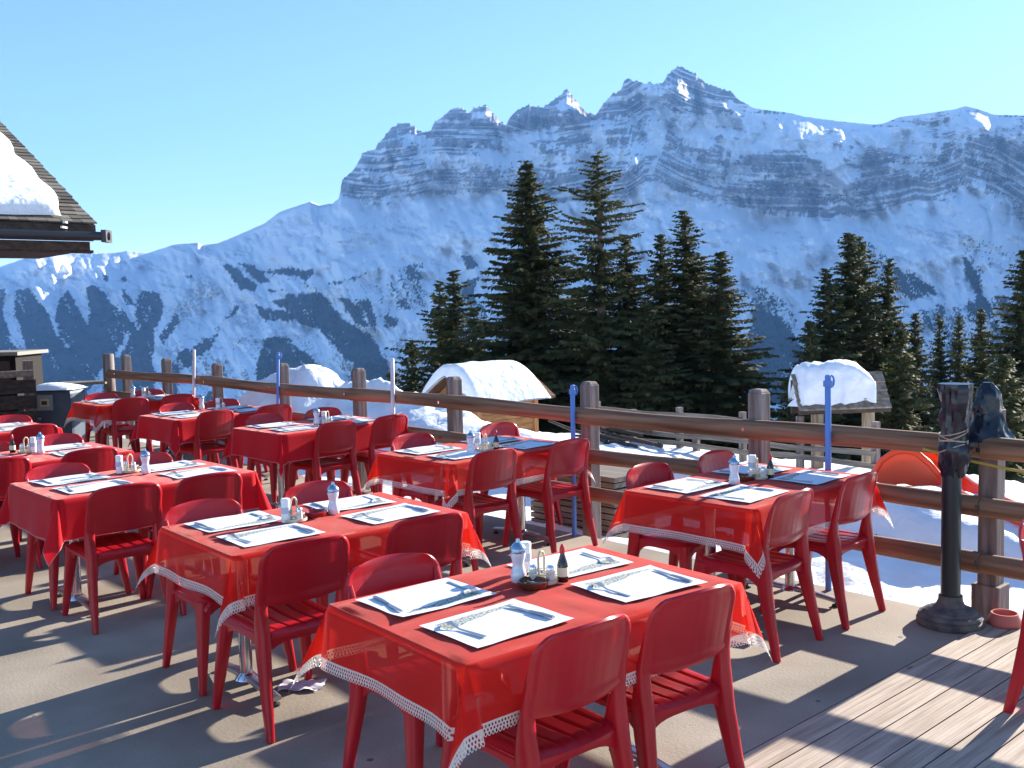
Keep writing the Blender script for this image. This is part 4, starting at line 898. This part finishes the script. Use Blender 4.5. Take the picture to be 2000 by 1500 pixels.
# ------------------------------------------------------------------ roof corner of the chalet
def build_chalet():
    P0 = AT(187, 437, 10.0); e = Vector((-NX, -NY, 0)); b = Vector((VX, VY, 0)); up = Vector((0, 0, 1))
    root = empty('chalet', tuple(P0-up*P0.z), 0, 'dark shingled chalet roof corner with a slab of snow and a gutter', 'building')
    tp = tan(R(26)); nrm = (up-b*tp).normalized(); slope = (b+up*tp)
    def pt(s_, t_, h=0): return P0+e*s_+slope*t_+nrm*h       # s along the eave, t up the roof
    m = MB(); rows = 58; ex = .095
    SH = mat('weathered_shingles', (.12, .10, .08), .85); b2 = SH.node_tree.nodes['Principled BSDF']
    at = N(SH, 'ShaderNodeVertexColor'); at.layer_name = 'tone'; cr = N(SH, 'ShaderNodeValToRGB'); cr.color_ramp.elements[0].color = (.045, .038, .03, 1); cr.color_ramp.elements[1].color = (.20, .175, .14, 1); L(SH, at.outputs[0], cr.inputs[0]); L(SH, cr.outputs[0], b2.inputs['Base Color'])
    tones = []; rr = random.Random(3)
    for k in range(rows):
        t0 = k*ex; s_ = -.02+rr.uniform(0, .02); s_end = 5.5
        while s_ < s_end:
            w_ = rr.uniform(.08, .19); h = .013+rr.uniform(-.003, .005); j = rr.uniform(-.006, .006)
            a0, a1, c0, c1 = pt(s_+.002, t0+j, h), pt(s_+w_-.002, t0+j, h), pt(s_+w_-.002, t0+ex*1.4, .001), pt(s_+.002, t0+ex*1.4, .001)
            a2, a3 = pt(s_+.002, t0+j, h-.014), pt(s_+w_-.002, t0+j, h-.014)
            m.add([a0, a1, c0, c1, a2, a3], [(0, 1, 2, 3), (4, 5, 1, 0), (3, 4, 0), (1, 5, 2)]); tones += [rr.random()]*6; s_ += w_
    o = child(m, 'roof', SH, root); ca = o.data.color_attributes.new('tone', 'FLOAT_COLOR', 'POINT')
    ca.data.foreach_set('color', np.repeat(np.array(tones, np.float32)[:, None], 4, 1).ravel())
    # deck under the shingles and the other face behind the hip
    m = MB(); T_ = rows*ex
    m.add([pt(0, 0, -.02), pt(5.5, 0, -.02), pt(5.5, T_, -.02), pt(0, T_, -.02), pt(0, 0, -.10), pt(5.5, 0, -.10), pt(5.5, T_, -.10), pt(0, T_, -.10)], [(0, 1, 2, 3), (7, 6, 5, 4), (0, 4, 5, 1), (0, 3, 7, 4)])
    child(m, 'roof_deck', W_DARK, root)
    m = MB()
    def slab(o_, a, la, c, lc, dz0, dz1):
        p = [o_, o_+a*la, o_+a*la+c*lc, o_+c*lc]; m.add([v+up*dz0 for v in p]+[v+up*dz1 for v in p], [(0, 1, 2, 3), (7, 6, 5, 4), (0, 4, 5, 1), (1, 5, 6, 2), (2, 6, 7, 3), (3, 7, 4, 0)])
    slab(P0+b*.02+e*.02, e, 5.5, b, .04, -.17, -.006); p_ = [pt(.0, .0, -.02), pt(.04, .0, -.02), pt(.04, T_, -.02), pt(.0, T_, -.02)]; m.add(p_+[v-up*.14 for v in p_], [(0, 1, 2, 3), (7, 6, 5, 4), (0, 4, 5, 1), (1, 5, 6, 2), (3, 7, 4, 0)]); child(m, 'fascia', W_DARK, root)
    m = MB(); slab(P0+b*.05+e*.05, e, 5.4, b, 1.6, -.26, -.175); slab(P0+b*.10+e*.0, e, 5.4, b, .10, -.285, -.255); child(m, 'soffit', W_DARK, root)
    m = MB(); pts = []; c = P0-b*.05-e*.10-up*.125
    m.sweep([c+e*k*.5 for k in range(12)], [(.10, .085)]*12, side=tuple(b), pw=3); m.box(tuple(c+e*.02), (.05, .15, .12)); child(m, 'gutter', mat('gutter_metal', (.05, .05, .055), .45, .6), root, smooth=40)
    m = MB()
    for k in range(9):
        c2 = P0+e*(.3+k*.62)-b*.02-up*.05; m.box(tuple(c2), (.02, .16, .02)); m.box(tuple(c2+up*.05-b*.01), (.028, .05, .02))
    child(m, 'gutter_bracket', STEEL, root)
    # snow on the roof
    def onroof(u, v):
        d = ray(u, v); o_ = Vector((0, 0, H)); d = Vector(d); t = (P0-o_).dot(nrm)/d.dot(nrm); h = o_+d*t-P0; return h.dot(e), h.dot(b)
    ed = sorted([onroof(*q)[::-1] for q in ((118, 421), (113, 404), (97, 385), (80, 362), (58, 340), (38, 322), (20, 295), (0, 272))]); tb = onroof(60, 424)[1]
    et, es = [q[0] for q in ed], [q[1] for q in ed]; T1_ = 5.3
    n1, n2 = 56, 60; P = []
    for i in range(n1+1):
        row = []
        for j in range(n2+1):
            t_ = tb+(T1_-tb)*(j/n2)**1.3; edge = float(np.interp(t_, et, es)) if t_ < et[-1] else es[-1]+(t_-et[-1])*(es[-1]-es[-3])/(et[-1]-et[-3]); edge += .02*sin(t_*9)
            s_ = edge+(i/n1)**1.5*(5.4-edge); di = (s_-edge); dj = (t_-tb)*1.2; hgt = .15*(1-math_exp(-di/.05))**.6*(1-math_exp(-dj/.05))**.6+.012*sin(s_*4+t_*3)
            row.append(pt(s_, t_, .018+max(0, hgt)))
        P.append(row)
    m.v = []; m.f = []; m.m = []; m.grid(P, True); child(m, 'snow_cover', SNOW, root, smooth=180)
    m = MB(); w0 = P0+b*1.2+e*1.9; w0.z = 0
    m.add([w0, w0+e*4, w0+e*4+up*(P0.z-.1), w0+up*(P0.z-.1), w0+b*5, w0+b*5+up*(P0.z-.1)], [(0, 1, 2, 3), (4, 0, 3, 5)]); child(m, 'wall', W_DARK, root)
build_chalet()

# ------------------------------------------------------------------ playhouse with snow roof
def build_hut():
    th = R(41.5); U = Vector((cos(th), sin(th), 0)); V = Vector((-sin(th), cos(th), 0)); up = Vector((0, 0, 1))
    c = AT(936, 868, 15.0); zg = c.z; Wd, Ln, He, Ha = 1.02, 1.16, .70, 1.02
    root = empty('playhouse', tuple(c), 0, 'small wooden playhouse with a thick snow cap beyond the log fence', 'playhouse')
    P = lambda u, v, z: c+U*u+V*v+up*z
    m = MB(); n = 9                                   # horizontal cladding boards
    def wall(a, b_, z0, z1, out):
        a, b_ = Vector(a), Vector(b_); m.add([a+up*z0, b_+up*z0, b_+up*z1, a+up*z1, a+up*z0-out*.03, b_+up*z0-out*.03, b_+up*z1-out*.03, a+up*z1-out*.03], [(0, 1, 2, 3), (7, 6, 5, 4), (0, 4, 5, 1), (3, 2, 6, 7), (0, 3, 7, 4), (1, 5, 6, 2)])
    c0 = Vector(c)
    for k in range(10):
        z0, z1 = -.3+k*.104, -.3+(k+1)*.104-.004; off = .004*(k % 2)
        wall(c0+U*off+V*0, c0+U*off+V*Wd, z0, z1, U*-1); wall(c0-V*off, c0+U*Ln-V*off, z0, z1, -V); wall(c0+V*Wd, c0+U*Ln+V*Wd, z0, z1, V); wall(c0+U*Ln, c0+U*Ln+V*Wd, z0, z1, U)
    for uu_ in (0, Ln):
        m.add([P(uu_, 0, He), P(uu_, Wd, He), P(uu_, Wd/2, Ha), P(uu_+.03, 0, He), P(uu_+.03, Wd, He), P(uu_+.03, Wd/2, Ha)], [(0, 2, 1), (3, 4, 5), (0, 1, 4, 3), (1, 2, 5, 4), (2, 0, 3, 5)])
    child(m, 'wall', W_HUT, root)
    tw_ = wood('trim_wood', (.3, .13, .05), (.45, .22, .1), (9, 9, 1))
    for (u, v) in ((-.03, -.03), (-.03, Wd-.03), (Ln-.03, -.03)):
        m = MB(); p = P(u+.03, v+.03, He/2-.15); m.box(tuple(p), (.08, .08, He+.3), th); child(m, 'corner_board', tw_, root)
    m = MB(); p = P(-.02, Wd*.52, .28); m.box(tuple(p), (.03, .34, .66), th); child(m, 'door', wood('door_wood', (.33, .16, .06), (.46, .25, .11), (9, 9, 1)), root)
    def roofp(side, u, t, h):                        # t 0 ridge .. 1 eave
        v = Wd/2+side*t*(Wd/2+.17); z = Ha+.05-t*(Ha-He)*(Wd/2+.17)/(Wd/2); return P(u, v, z)+up*h
    m = MB()
    for side in (-1, 1):
        a = [roofp(side, -.20, 0, 0), roofp(side, Ln+.30, 0, 0), roofp(side, Ln+.30, 1, 0), roofp(side, -.20, 1, 0)]
        m.add(a+[q-up*.04 for q in a], [(0, 1, 2, 3) if side > 0 else (3, 2, 1, 0), (7, 6, 5, 4), (0, 4, 5, 1), (1, 5, 6, 2), (2, 6, 7, 3), (3, 7, 4, 0)])
    child(m, 'roof', wood('hut_roof_wood', (.10, .05, .03), (.2, .11, .06), (1, 9, 9)), root)
    m = MB(); n1, n2 = 40, 36; G = []; G2 = []; rr = VN(77)
    for i in range(n1+1):
        u = -.24+(Ln+.42)*i/n1; row = []; row2 = []
        for j in range(n2+1):
            t = -1+2*j/n2; side = 1 if t > 0 else -1; at_ = abs(t)*1.03
            e1 = min(1, (i/n1)/.10); e2 = min(1, (1-i/n1)/.22); e3 = min(1, (1-abs(t))/.10)
            h = (.17-.545*t*t+.445*abs(t))*1.0*(e1*(2-e1))**.5*(e2*(2-e2))**.5*(e3*(2-e3))**.5
            v = Wd/2+t*(Wd/2+.2); z = Ha+.045-abs(t)*(Ha-He)*(Wd/2+.2)/(Wd/2)+.03*(1-min(1, abs(t)*5))*-1
            no = float(rr(u*5+3, v*5+3))-.5; row.append(P(u+.05*(1-e1)*(no), v, z)+up*(h+no*.025)); row2.append(P(u, v, z-.01))
        G.append(row); G2.append(row2)
    m.grid(G); m.grid(G2, True); child(m, 'snow_cap', SNOW, root, smooth=60)
build_hut()

# ------------------------------------------------------------------ roofed board with a block of snow
def build_board():
    d = 11.5; A = AT(1562, 800, d); B = AT(1742, 806, d+.1); ax = (B-A); ax.z = 0; Ln = ax.length; ax.normalize(); bk = Vector((-ax.y, ax.x, 0)); up = Vector((0, 0, 1)); zb = A.z
    root = empty('roofed_board', (A.x, A.y, -.25), 0, 'small shingle-roofed wooden board on two posts with a block of snow on top', 'notice board')
    P = lambda s_, t, z: A+ax*s_+bk*t+up*z
    m = MB()
    for k in range(4):
        z = .0+k*.095; t = .0+k*.055
        a = [P(0, t, z), P(Ln, t, z), P(Ln, t+.10, z+.11), P(0, t+.10, z+.11)]; m.add(a+[q-up*.02+bk*.01 for q in a], [(0, 1, 2, 3), (7, 6, 5, 4), (0, 4, 5, 1), (1, 5, 6, 2), (3, 2, 6, 7), (0, 3, 7, 4)])
    child(m, 'roof', W_GREY, root)
    m = MB(); m.box(tuple(P(Ln/2, .03, -.035)), (Ln, .03, .06), atan2(ax.y, ax.x)); m.box(tuple(P(Ln/2, .30, .12)), (Ln*.98, .03, .40), atan2(ax.y, ax.x)); child(m, 'fascia', W_DARK, root)
    for sx in (.24, .80):
        m = MB(); p = P(Ln*sx, .14, 0); m.box((p.x, p.y, (zb-.35)/2-.02), (.11, .11, zb+.30), atan2(ax.y, ax.x)); child(m, 'post', wood('board_post%d' % int(sx*10), (.22, .15, .09), (.42, .34, .24), (9, 9, 1)), root)
    m = MB(); n1, n2 = 44, 26; rr = VN(55); G = []
    top_ = lambda u: .485*(1-.9*max(0, (u-.55)/.45)**2.2*.40-.55*max(0, (.14-u)/.14)**2)
    for i in range(n1+1):
        u = i/n1; row = []; cx = .01+u*(Ln*.875)
        for j in range(n2+1):
            a = pi*1.02*j/n2; no = (float(rr(u*16, j*.55))-.5)*.07+(float(rr(u*5+9, j*.3))-.5)*.08; T_ = top_(u)+.01
            z = .045+T_*(sin(a)**.50 if 0 < a < pi else 0)*.98; t = .27-.25*cos(a)*(1-.0*u)+no*.6
            e = min(u, 1-u)/.05; e = min(1, e)**.5; row.append(P(cx+no*(1 if i in (0, n1) else .3), .27+(t-.27)*e, .045+(z-.045)*(.35+.65*e)+no*.5))
        G.append(row)
    m.grid(G); n_ = len(G[0]); m.f += [tuple(range(n_))[::-1], tuple(n1*n_+k for k in range(n_))]; m.m += [0, 0]; child(m, 'snow_block', SNOW, root, smooth=70)
build_board()

# ------------------------------------------------------------------ slat fence beyond
def build_slats():
    n = 10.3; root = empty('slat_fence', (*NV(n, 2), -.2), 0, 'low grey slat fence half sunk in snow below the dark spruces', 'fence')
    v0 = FAT(1712, 880, n)[0]; v1 = FAT(1150, 835, n)[0]
    for z in (.30, .17, .04, -.08):
        m = MB(); k = 8; pts = [(*NV(n-.03+.01*sin(j*2.1+z*30), v0+(v1-v0)*j/k), z+.014*sin(j*1.9+z*20)) for j in range(k+1)]; m.sweep(pts, [(.03, .062)]*(k+1), side=(NX, NY, 0), pw=8); child(m, 'slat', W_GREY, root, smooth=30)
    for px in (1708, 1560, 1448, 1357, 1325, 1235, 1165):
        v = FAT(px, 850, n)[0]; m = MB(); x, y = NV(n+.03, v); m.box((x, y, -.05), (.07, .07, .90 if px not in (1357, 1235) else .75), PR); child(m, 'post', W_POST, root)
    m = MB(); r = random.Random(4)
    o = empty('log_pile', (*NV(9.9, v1-.5), -.2), 0, 'loose dark branches heaped at the far end of the slat fence', 'branches')
    for k in range(9):
        v = v1+r.uniform(-1.3, .1); a = r.uniform(-.5, .9); l = r.uniform(.5, 1.2); x, y = NV(9.7+r.uniform(0, .4), v); z = -.1+r.random()*.22
        m.tube([(x-VX*l/2, y-VY*l/2, z), (x, y, z+.05), (x+VX*l/2, y+VY*l/2, z+.25*a)], [.03, .026, .018], 6)
    child(m, 'branches', W_DARK, o, smooth=60)
build_slats()

# ------------------------------------------------------------------ stakes tied along the fence
BLUE = mat('blue_plastic', (.10, .24, .62), .45); WHITEP = vary(mat('white_stake_paint', (.75, .72, .74), .5), (.62, .55, .58), (.82, .8, .82), 5, 3)
def stake(ut, vt, ub, n, col, r, label, z0=0.0, lean=0):
    v, z = FAT(ut, vt, n); vb = FAT(ub, vt+300, n)[0]; o = empty('stake', (*NV(n, vb), z0), 0, label, 'stake', 'stakes tied along the log fence')
    m = MB(); p0 = Vector((*NV(n, vb), z0)); p1 = Vector((*NV(n, v), z)); m.tube([p0, p0.lerp(p1, .5), p1-Vector((0, 0, .01)), p1], [r, r, r, r*.7], 10); child(m, 'pole', BLUE if col == 'b' else WHITEP, o, smooth=50)
    if col == 'b':
        m = MB(); m.tube([p1+Vector((.02+.016*sin(t), 0, -.04+.035*cos(t))) for t in np.linspace(-.5, 3.6, 9)], .006, 6); m.tube([p1-Vector((0, 0, .07)), p1-Vector((0, 0, .035))], r*1.5, 10); child(m, 'tie_loop', BLUE, o, smooth=50)
stake(1617, 732, 1618, 5.38, 'b', .019, 'blue stake at the fence in front of the snow-capped board, nearest of the blue ones')
stake(1118, 752, 1122, 5.38, 'b', .018, 'blue stake beside the fence post right of the playhouse')
stake(543, 688, 545, 5.38, 'b', .017, 'blue stake in front of the snow heap, farthest of the blue ones')
stake(766, 700, 771, 5.38, 'w', .019, 'white leaning stake at the fence just left of the playhouse')
stake(379, 683, 382, 5.38, 'w', .019, 'white stake at the far end of the fence behind the farthest tables')

# ------------------------------------------------------------------ wrapped parasol stand, wrapped post, cord, bowl, napkin
BAG = vary(mat('black_bin_liner', (.014, .015, .022), .24, spec=.5), (.006, .008, .015), (.014, .017, .028), 5, 3, bump=.35, bscale=9, dist=.02)
TW = mat('twine', (.50, .36, .26), .8)
def bag(prof, c, seed, squash=(1, 1), lean=(0, 0), amp=.16, n=34):
    vn = VN(seed); m = MB(); vs = []; P = []
    zs = np.linspace(0, 1, 30)
    for j, t in enumerate(zs):
        r = np.interp(t, [p[0] for p in prof], [p[1] for p in prof]); row = []
        for k in range(n+1):
            a = 2*pi*(k % n)/n; f = 1+amp*2*(float(vn(6+3*cos(a)+j*.16, 6+3*sin(a)+j*.05))-.5)+amp*1.1*(float(vn(20+8*cos(a)+j*.22, 20+8*sin(a)-j*.10))-.5)
            row.append((c[0]+r*f*cos(a)*squash[0]+lean[0]*t, c[1]+r*f*sin(a)*squash[1]+lean[1]*t, c[2]+t*prof[-1][2]))
        P.append(row)
    m.grid(P, True); m.f.append(tuple((len(P)-1)*(n+1)+k for k in range(n))); m.m.append(0); return m
x, y = Z(1856, 1208, .03); stand = empty('parasol_stand', (x, y, 0), 0, 'black parasol stand with a round cast base and its tube wrapped in bin liner', 'parasol stand')
m = MB(); m.lathe([(.0, .0), (.165, .0), (.172, .012), (.172, .03), (.160, .040), (.165, .048), (.158, .062), (.135, .070), (.132, .080), (.105, .092), (.075, .105), (.062, .135), (.060, .16)], n=40); o = m.build('base', vary(mat('cast_base', (.10, .09, .08), .75), (.06, .055, .06), (.16, .14, .12), 14, 5, bump=.4), stand, smooth=35)
m = MB(); m.tube([(0, 0, .12), (0, 0, 1.0)], .050, 18); m.build('tube', mat('dark_green_tube', (.012, .02, .022), .35), stand, smooth=40)
ob = bag([(0, .052, 0), (.05, .062, 0), (.2, .078, 0), (.30, .080, 0), (.40, .066, 0), (.52, .066, 0), (.62, .070, 0), (.78, .082, 0), (.95, .090, 0), (1, .085, .50)], (0.005, 0, .80), 4, (1, .9), (.015, 0), .26).build('wrapping', BAG, stand, smooth=28)
m = MB()
for z, tl, ph_ in ((1.045, .02, 0), (1.015, -.02, 1), (.99, .012, 2), (.955, -.03, 4), (1.03, -.03, 3)):
    m.tube([(.072*cos(t)+.008, .068*sin(t), z+tl*cos(t+ph_)) for t in np.linspace(0, 2*pi, 26)], .0032, 5, cap=False)
m.build('twine', TW, ob, smooth=60)
xp, yp = NV(FN+.085, pv[0]); wp = empty('wrapped_bundle', (xp, yp, .95), 0, 'crumpled black plastic bundle over the fence post behind the parasol stand', 'plastic bundle')
bag([(0, .10, 0), (.1, .12, 0), (.3, .09, 0), (.6, .068, 0), (.85, .055, 0), (1, .02, .38)], (-.03, -.02, -.04), 9, (1.15, 1), (-.01, 0), .22).build('wrapping', BAG, wp, smooth=25)
m = MB(); pts = [(*NV(FN-.10, pv[0]+.30-.9*t), .90-.10*t+.06*(t-.5)**2) for t in np.linspace(0, 1.6, 12)]; m.tube(pts, .008, 6); tag(m.build('cord', mat('yellow_cord', (.55, .36, .06), .6), None, smooth=60), 'yellow cord hanging along the top rail at the right edge', 'cord')
x, y = Z(1962, 1222); bowl = empty('pet_bowl', (x, y, .006), 0, 'round terracotta coloured plastic pet bowl on the deck by the fence post', 'bowl')
m = MB(); m.lathe([(.070, 0), (.084, .004), (.088, .016), (.080, .040), (.068, .060), (.068, .066), (.060, .066), (.058, .058), (.050, .020), (0, .018)], n=36, noise=lambda j, k: (1-.03*(j < 3)*(k % 9 < 2))); m.build('bowl', mat('terracotta_plastic', (.55, .13, .09), .5), bowl, smooth=40)
x, y = Z(590, 1342); m = MB(); P = [[(x+(i-5)*.021+.004*sin(j*2.), y+(j-4)*.016+.006*sin(i*1.3), .004+.012*abs(sin(i*.7+j*.5))) for j in range(9)] for i in range(11)]; m.grid(P, True); tag(m.build('napkin', mat('tissue', (.78, .74, .80), .9), None, smooth=180), 'crumpled white paper napkin on the concrete under the second table of the front row', 'napkin')

# ------------------------------------------------------------------ orange slide and rope beyond the fence
def build_slide():
    OR = mat('orange_plastic', (.80, .10, .025), .3, spec=.5); t_ = N(OR, 'ShaderNodeBsdfTranslucent'); t_.inputs[0].default_value = (1, .16, .02, 1); mx = N(OR, 'ShaderNodeMixShader'); mx.inputs[0].default_value = .25
    L(OR, OR.node_tree.nodes['Principled BSDF'].outputs[0], mx.inputs[1]); L(OR, t_.outputs[0], mx.inputs[2]); L(OR, mx.outputs[0], OR.node_tree.nodes['Material Output'].inputs[0])
    px = [(1688, 985, 9.3), (1700, 935, 9.3), (1722, 900, 9.25), (1745, 884, 9.2), (1768, 880, 9.15), (1792, 886, 9.1), (1815, 906, 9.05), (1838, 932, 9.0), (1868, 958, 8.4), (1905, 980, 7.85), (1950, 1001, 7.4), (2000, 1020, 7.1), (2060, 1032, 6.9)]
    pts = [AT(u, v, d) for u, v, d in px]; root = empty('slide', (pts[4].x, pts[4].y, -.25), 0, 'orange plastic childrens slide with an arched top in the snow', 'slide')
    off = Vector((NX, NY, 0))*.34
    for k, o_ in enumerate((Vector((0, 0, 0)), off)):
        m = MB(); m.tube([p+o_ for p in pts], .030, 12); low = []
        for i, p in enumerate(pts):
            dz = .09 if i > 8 else (.42-.0*i if i < 1 else np.interp(i, [0, 1, 2, 3, 4, 5, 6, 7, 8], [.05, .16, .26, .30, .31, .31, .28, .22, .15])); low.append(p+o_-Vector((0, 0, float(dz))))
        n = len(pts); a = [p+o_ for p in pts]; th = Vector((NX, NY, 0))*.012
        m.add([q-th for q in a]+[q-th for q in low]+[q+th for q in a]+[q+th for q in low], [(i, i+1, n+i+1, n+i) for i in range(n-1)]+[(2*n+i+1, 2*n+i, 3*n+i, 3*n+i+1) for i in range(n-1)]+[(n+i, n+i+1, 3*n+i+1, 3*n+i) for i in range(n-1)])
        child(m, 'side_panel', OR, root, smooth=40)
    m = MB(); m.grid([[p+off*t-Vector((0, 0, .10+.02*sin(t*pi))) for t in (0, .25, .5, .75, 1)] for p in pts]); child(m, 'chute', OR, root, smooth=60)
build_slide()
m = MB(); a, b_ = AT(1800, 952, 8.3), AT(1700, 1052, 7.4); m.tube([a.lerp(b_, t)-Vector((0, 0, .05*sin(pi*t))) for t in np.linspace(0, 1, 12)], .004, 5)
for t in (.1, .38, .58, .8): p = a.lerp(b_, t)-Vector((0, 0, .05*sin(pi*t))); m.lathe([(0, -.014), (.014, -.006), (.014, .006), (0, .014)], tuple(p), 8)
tag(m.build('knotted_line', BLACKP, None, smooth=50), 'thin dark knotted line slanting over the snow by the orange slide', 'rope')
# weathered board crates standing just beyond the rails
def crate(u0, u1, vt, n, z0, label):
    va, zt = FAT(u0, vt, n); vb = FAT(u1, vt, n)[0]; root = empty('slatted_crate', (*NV(n, (va+vb)/2), z0), 0, label, 'crate', 'weathered board crates beyond the fence'); k = 0; z = z0
    while z < zt-.02:
        m = MB(); x, y = NV(n+.25+.006*(k % 3), (va+vb)/2+.01*((k*7) % 3)); m.box((x, y, z+.022), (.50, abs(va-vb), .040), PR); child(m, 'board', W_GREY, root); z += .052; k += 1
crate(1035, 1200, 905, 5.95, -.15, 'tall stack of weathered boards beyond the rails behind the second table from the right')
crate(1636, 1716, 987, 7.8, -.25, 'short stack of weathered boards beyond the rails behind the rightmost table')
# ------------------------------------------------------------------ left end: plank screen, shed, bin
def build_left():
    a, b_ = AT(-160, 780, 12.2), AT(72, 780, 12.8); ax = (b_-a); ax.z = 0; Ln = ax.length; ax.normalize(); rz = atan2(ax.y, ax.x)
    root = empty('plank_screen', (b_.x, b_.y, 0), 0, 'dark weathered plank screen with a top rail at the far left', 'screen')
    for k in range(5):
        m = MB(); c = a+ax*(Ln/2); m.box((c.x, c.y, .10+k*.20), (Ln, .035, .172), rz); child(m, 'plank', W_DARK2, root)
    m = MB(); c = a+ax*(Ln/2); m.sweep([(a.x, a.y-.06, 1.05), (b_.x, b_.y-.06, 1.07)], [(.07, .09)]*2, side=(0, 1, 0)); child(m, 'rail', W_GREY, root)
    m = MB(); m.box((b_.x-.12, b_.y+.06, .60), (.12, .12, 1.25), rz); child(m, 'post', W_POST, root)
    m = MB(); m.box((a.x+.8, a.y+.06, .60), (.12, .12, 1.25), rz); child(m, 'post', W_POST, root)
    p = AT(-40, 800, 14.2); sh = empty('shed', (p.x, p.y, 0), 0, 'little dark shed with a pale roof edge peeping over the plank screen', 'shed')
    m = MB(); q = AT(30, 700, 14.2); w_ = 1.4; m.box((q.x-w_/2, q.y+.4, .62), (w_, .8, 1.24)); child(m, 'wall', wood('tarred_wall', (.010, .008, .007), (.028, .022, .018), (1, 9, 9)), sh); m = MB(); m.box((q.x-w_/2+.03, q.y+.38, 1.275), (w_+.1, .95, .05)); child(m, 'roof', mat('pale_roof', (.25, .23, .2), .8), sh)
    m = MB(); m.box((q.x-.17, q.y-.012, .95), (.20, .03, .45)); child(m, 'window', mat('dark_pane', (.02, .02, .03), .1), sh)
    p = AT(118, 860, 13.6); bn = empty('waste_bin', (p.x, p.y, 0), 0, 'dark blue-grey waste bin with snow on its lid left of the farthest table', 'bin')
    BG = vary(mat('bin_plastic', (.03, .06, .10), .5), (.022, .045, .08), (.05, .08, .12), 3, 3); z1 = AT(118, 760, 13.6).z
    m = MB(); m.box((p.x+.01, p.y, z1/2), (.56, .5, z1)); child(m, 'body', BG, bn, bevel=.05)
    m = MB(); m.box((p.x-.06, p.y-.262, z1*.80), (.22, .03, z1*.26)); child(m, 'panel', mat('bin_panel', (.22, .24, .25), .5), bn)
    m = MB(); m.box((p.x-.05, p.y-.285, z1*.80), (.12, .02, .10)); child(m, 'sticker', mat('bin_sticker', (.45, .40, .28), .6), bn); 
    m = MB(); m.box((p.x-.05, p.y-.299, z1*.80), (.07, .01, .05)); child(m, 'slot', BLACKP, bn)
    m = MB(); m.box((p.x-.24, p.y-.262, z1*.80), (.10, .03, .17)); child(m, 'red_flap', REDCAP, bn)
    for k in range(4):
        m = MB(); m.box((p.x-.20, p.y-.262, z1*(.26+k*.09)), (.15, .02, .025)); child(m, 'vent', mat('vent_grey', (.25, .28, .32), .5), bn)
    m = MB(); P = [[(p.x-.30+.62*i/12, p.y-.27+.54*j/8, z1+.005+.10*(max(0, sin(pi*i/12))*max(0, sin(pi*j/8)))**.4*(1.1-.5*i/12)) for j in range(9)] for i in range(13)]; m.grid(P, True); child(m, 'snow_lid', SNOW, bn, smooth=60)
    q = AT(150, 748, 14.8); m = MB(); m.box((q.x+.1, q.y, q.z), (.7, .5, .03), .2); tag(m.build('board', W_GREY), 'loose pale board lying behind the waste bin', 'board')
W_DARK2 = wood('weathered_plank', (.03, .022, .018), (.075, .058, .048), (1, 9, 9))
build_left()

# ------------------------------------------------------------------ the air between here and the mountain
def build_haze():
    m = MB(); m.box((0, 2600, (1150-620)/2), (13000, 7200, 1770))
    h = bpy.data.materials.new('valley_air'); h.use_nodes = True; t = h.node_tree; t.nodes.remove(t.nodes['Principled BSDF'])
    v = N(h, 'ShaderNodeVolumePrincipled'); v.inputs['Color'].default_value = (.20, .46, 1.0, 1); v.inputs['Density'].default_value = HAZE; v.inputs['Anisotropy'].default_value = 0.0
    L(h, v.outputs[0], t.nodes['Material Output'].inputs['Volume'])
    try: h.cycles.homogeneous_volume = True
    except Exception: pass
    return tag(m.build('haze', h), kind='stuff')
HAZE = 1.0e-4
build_haze()
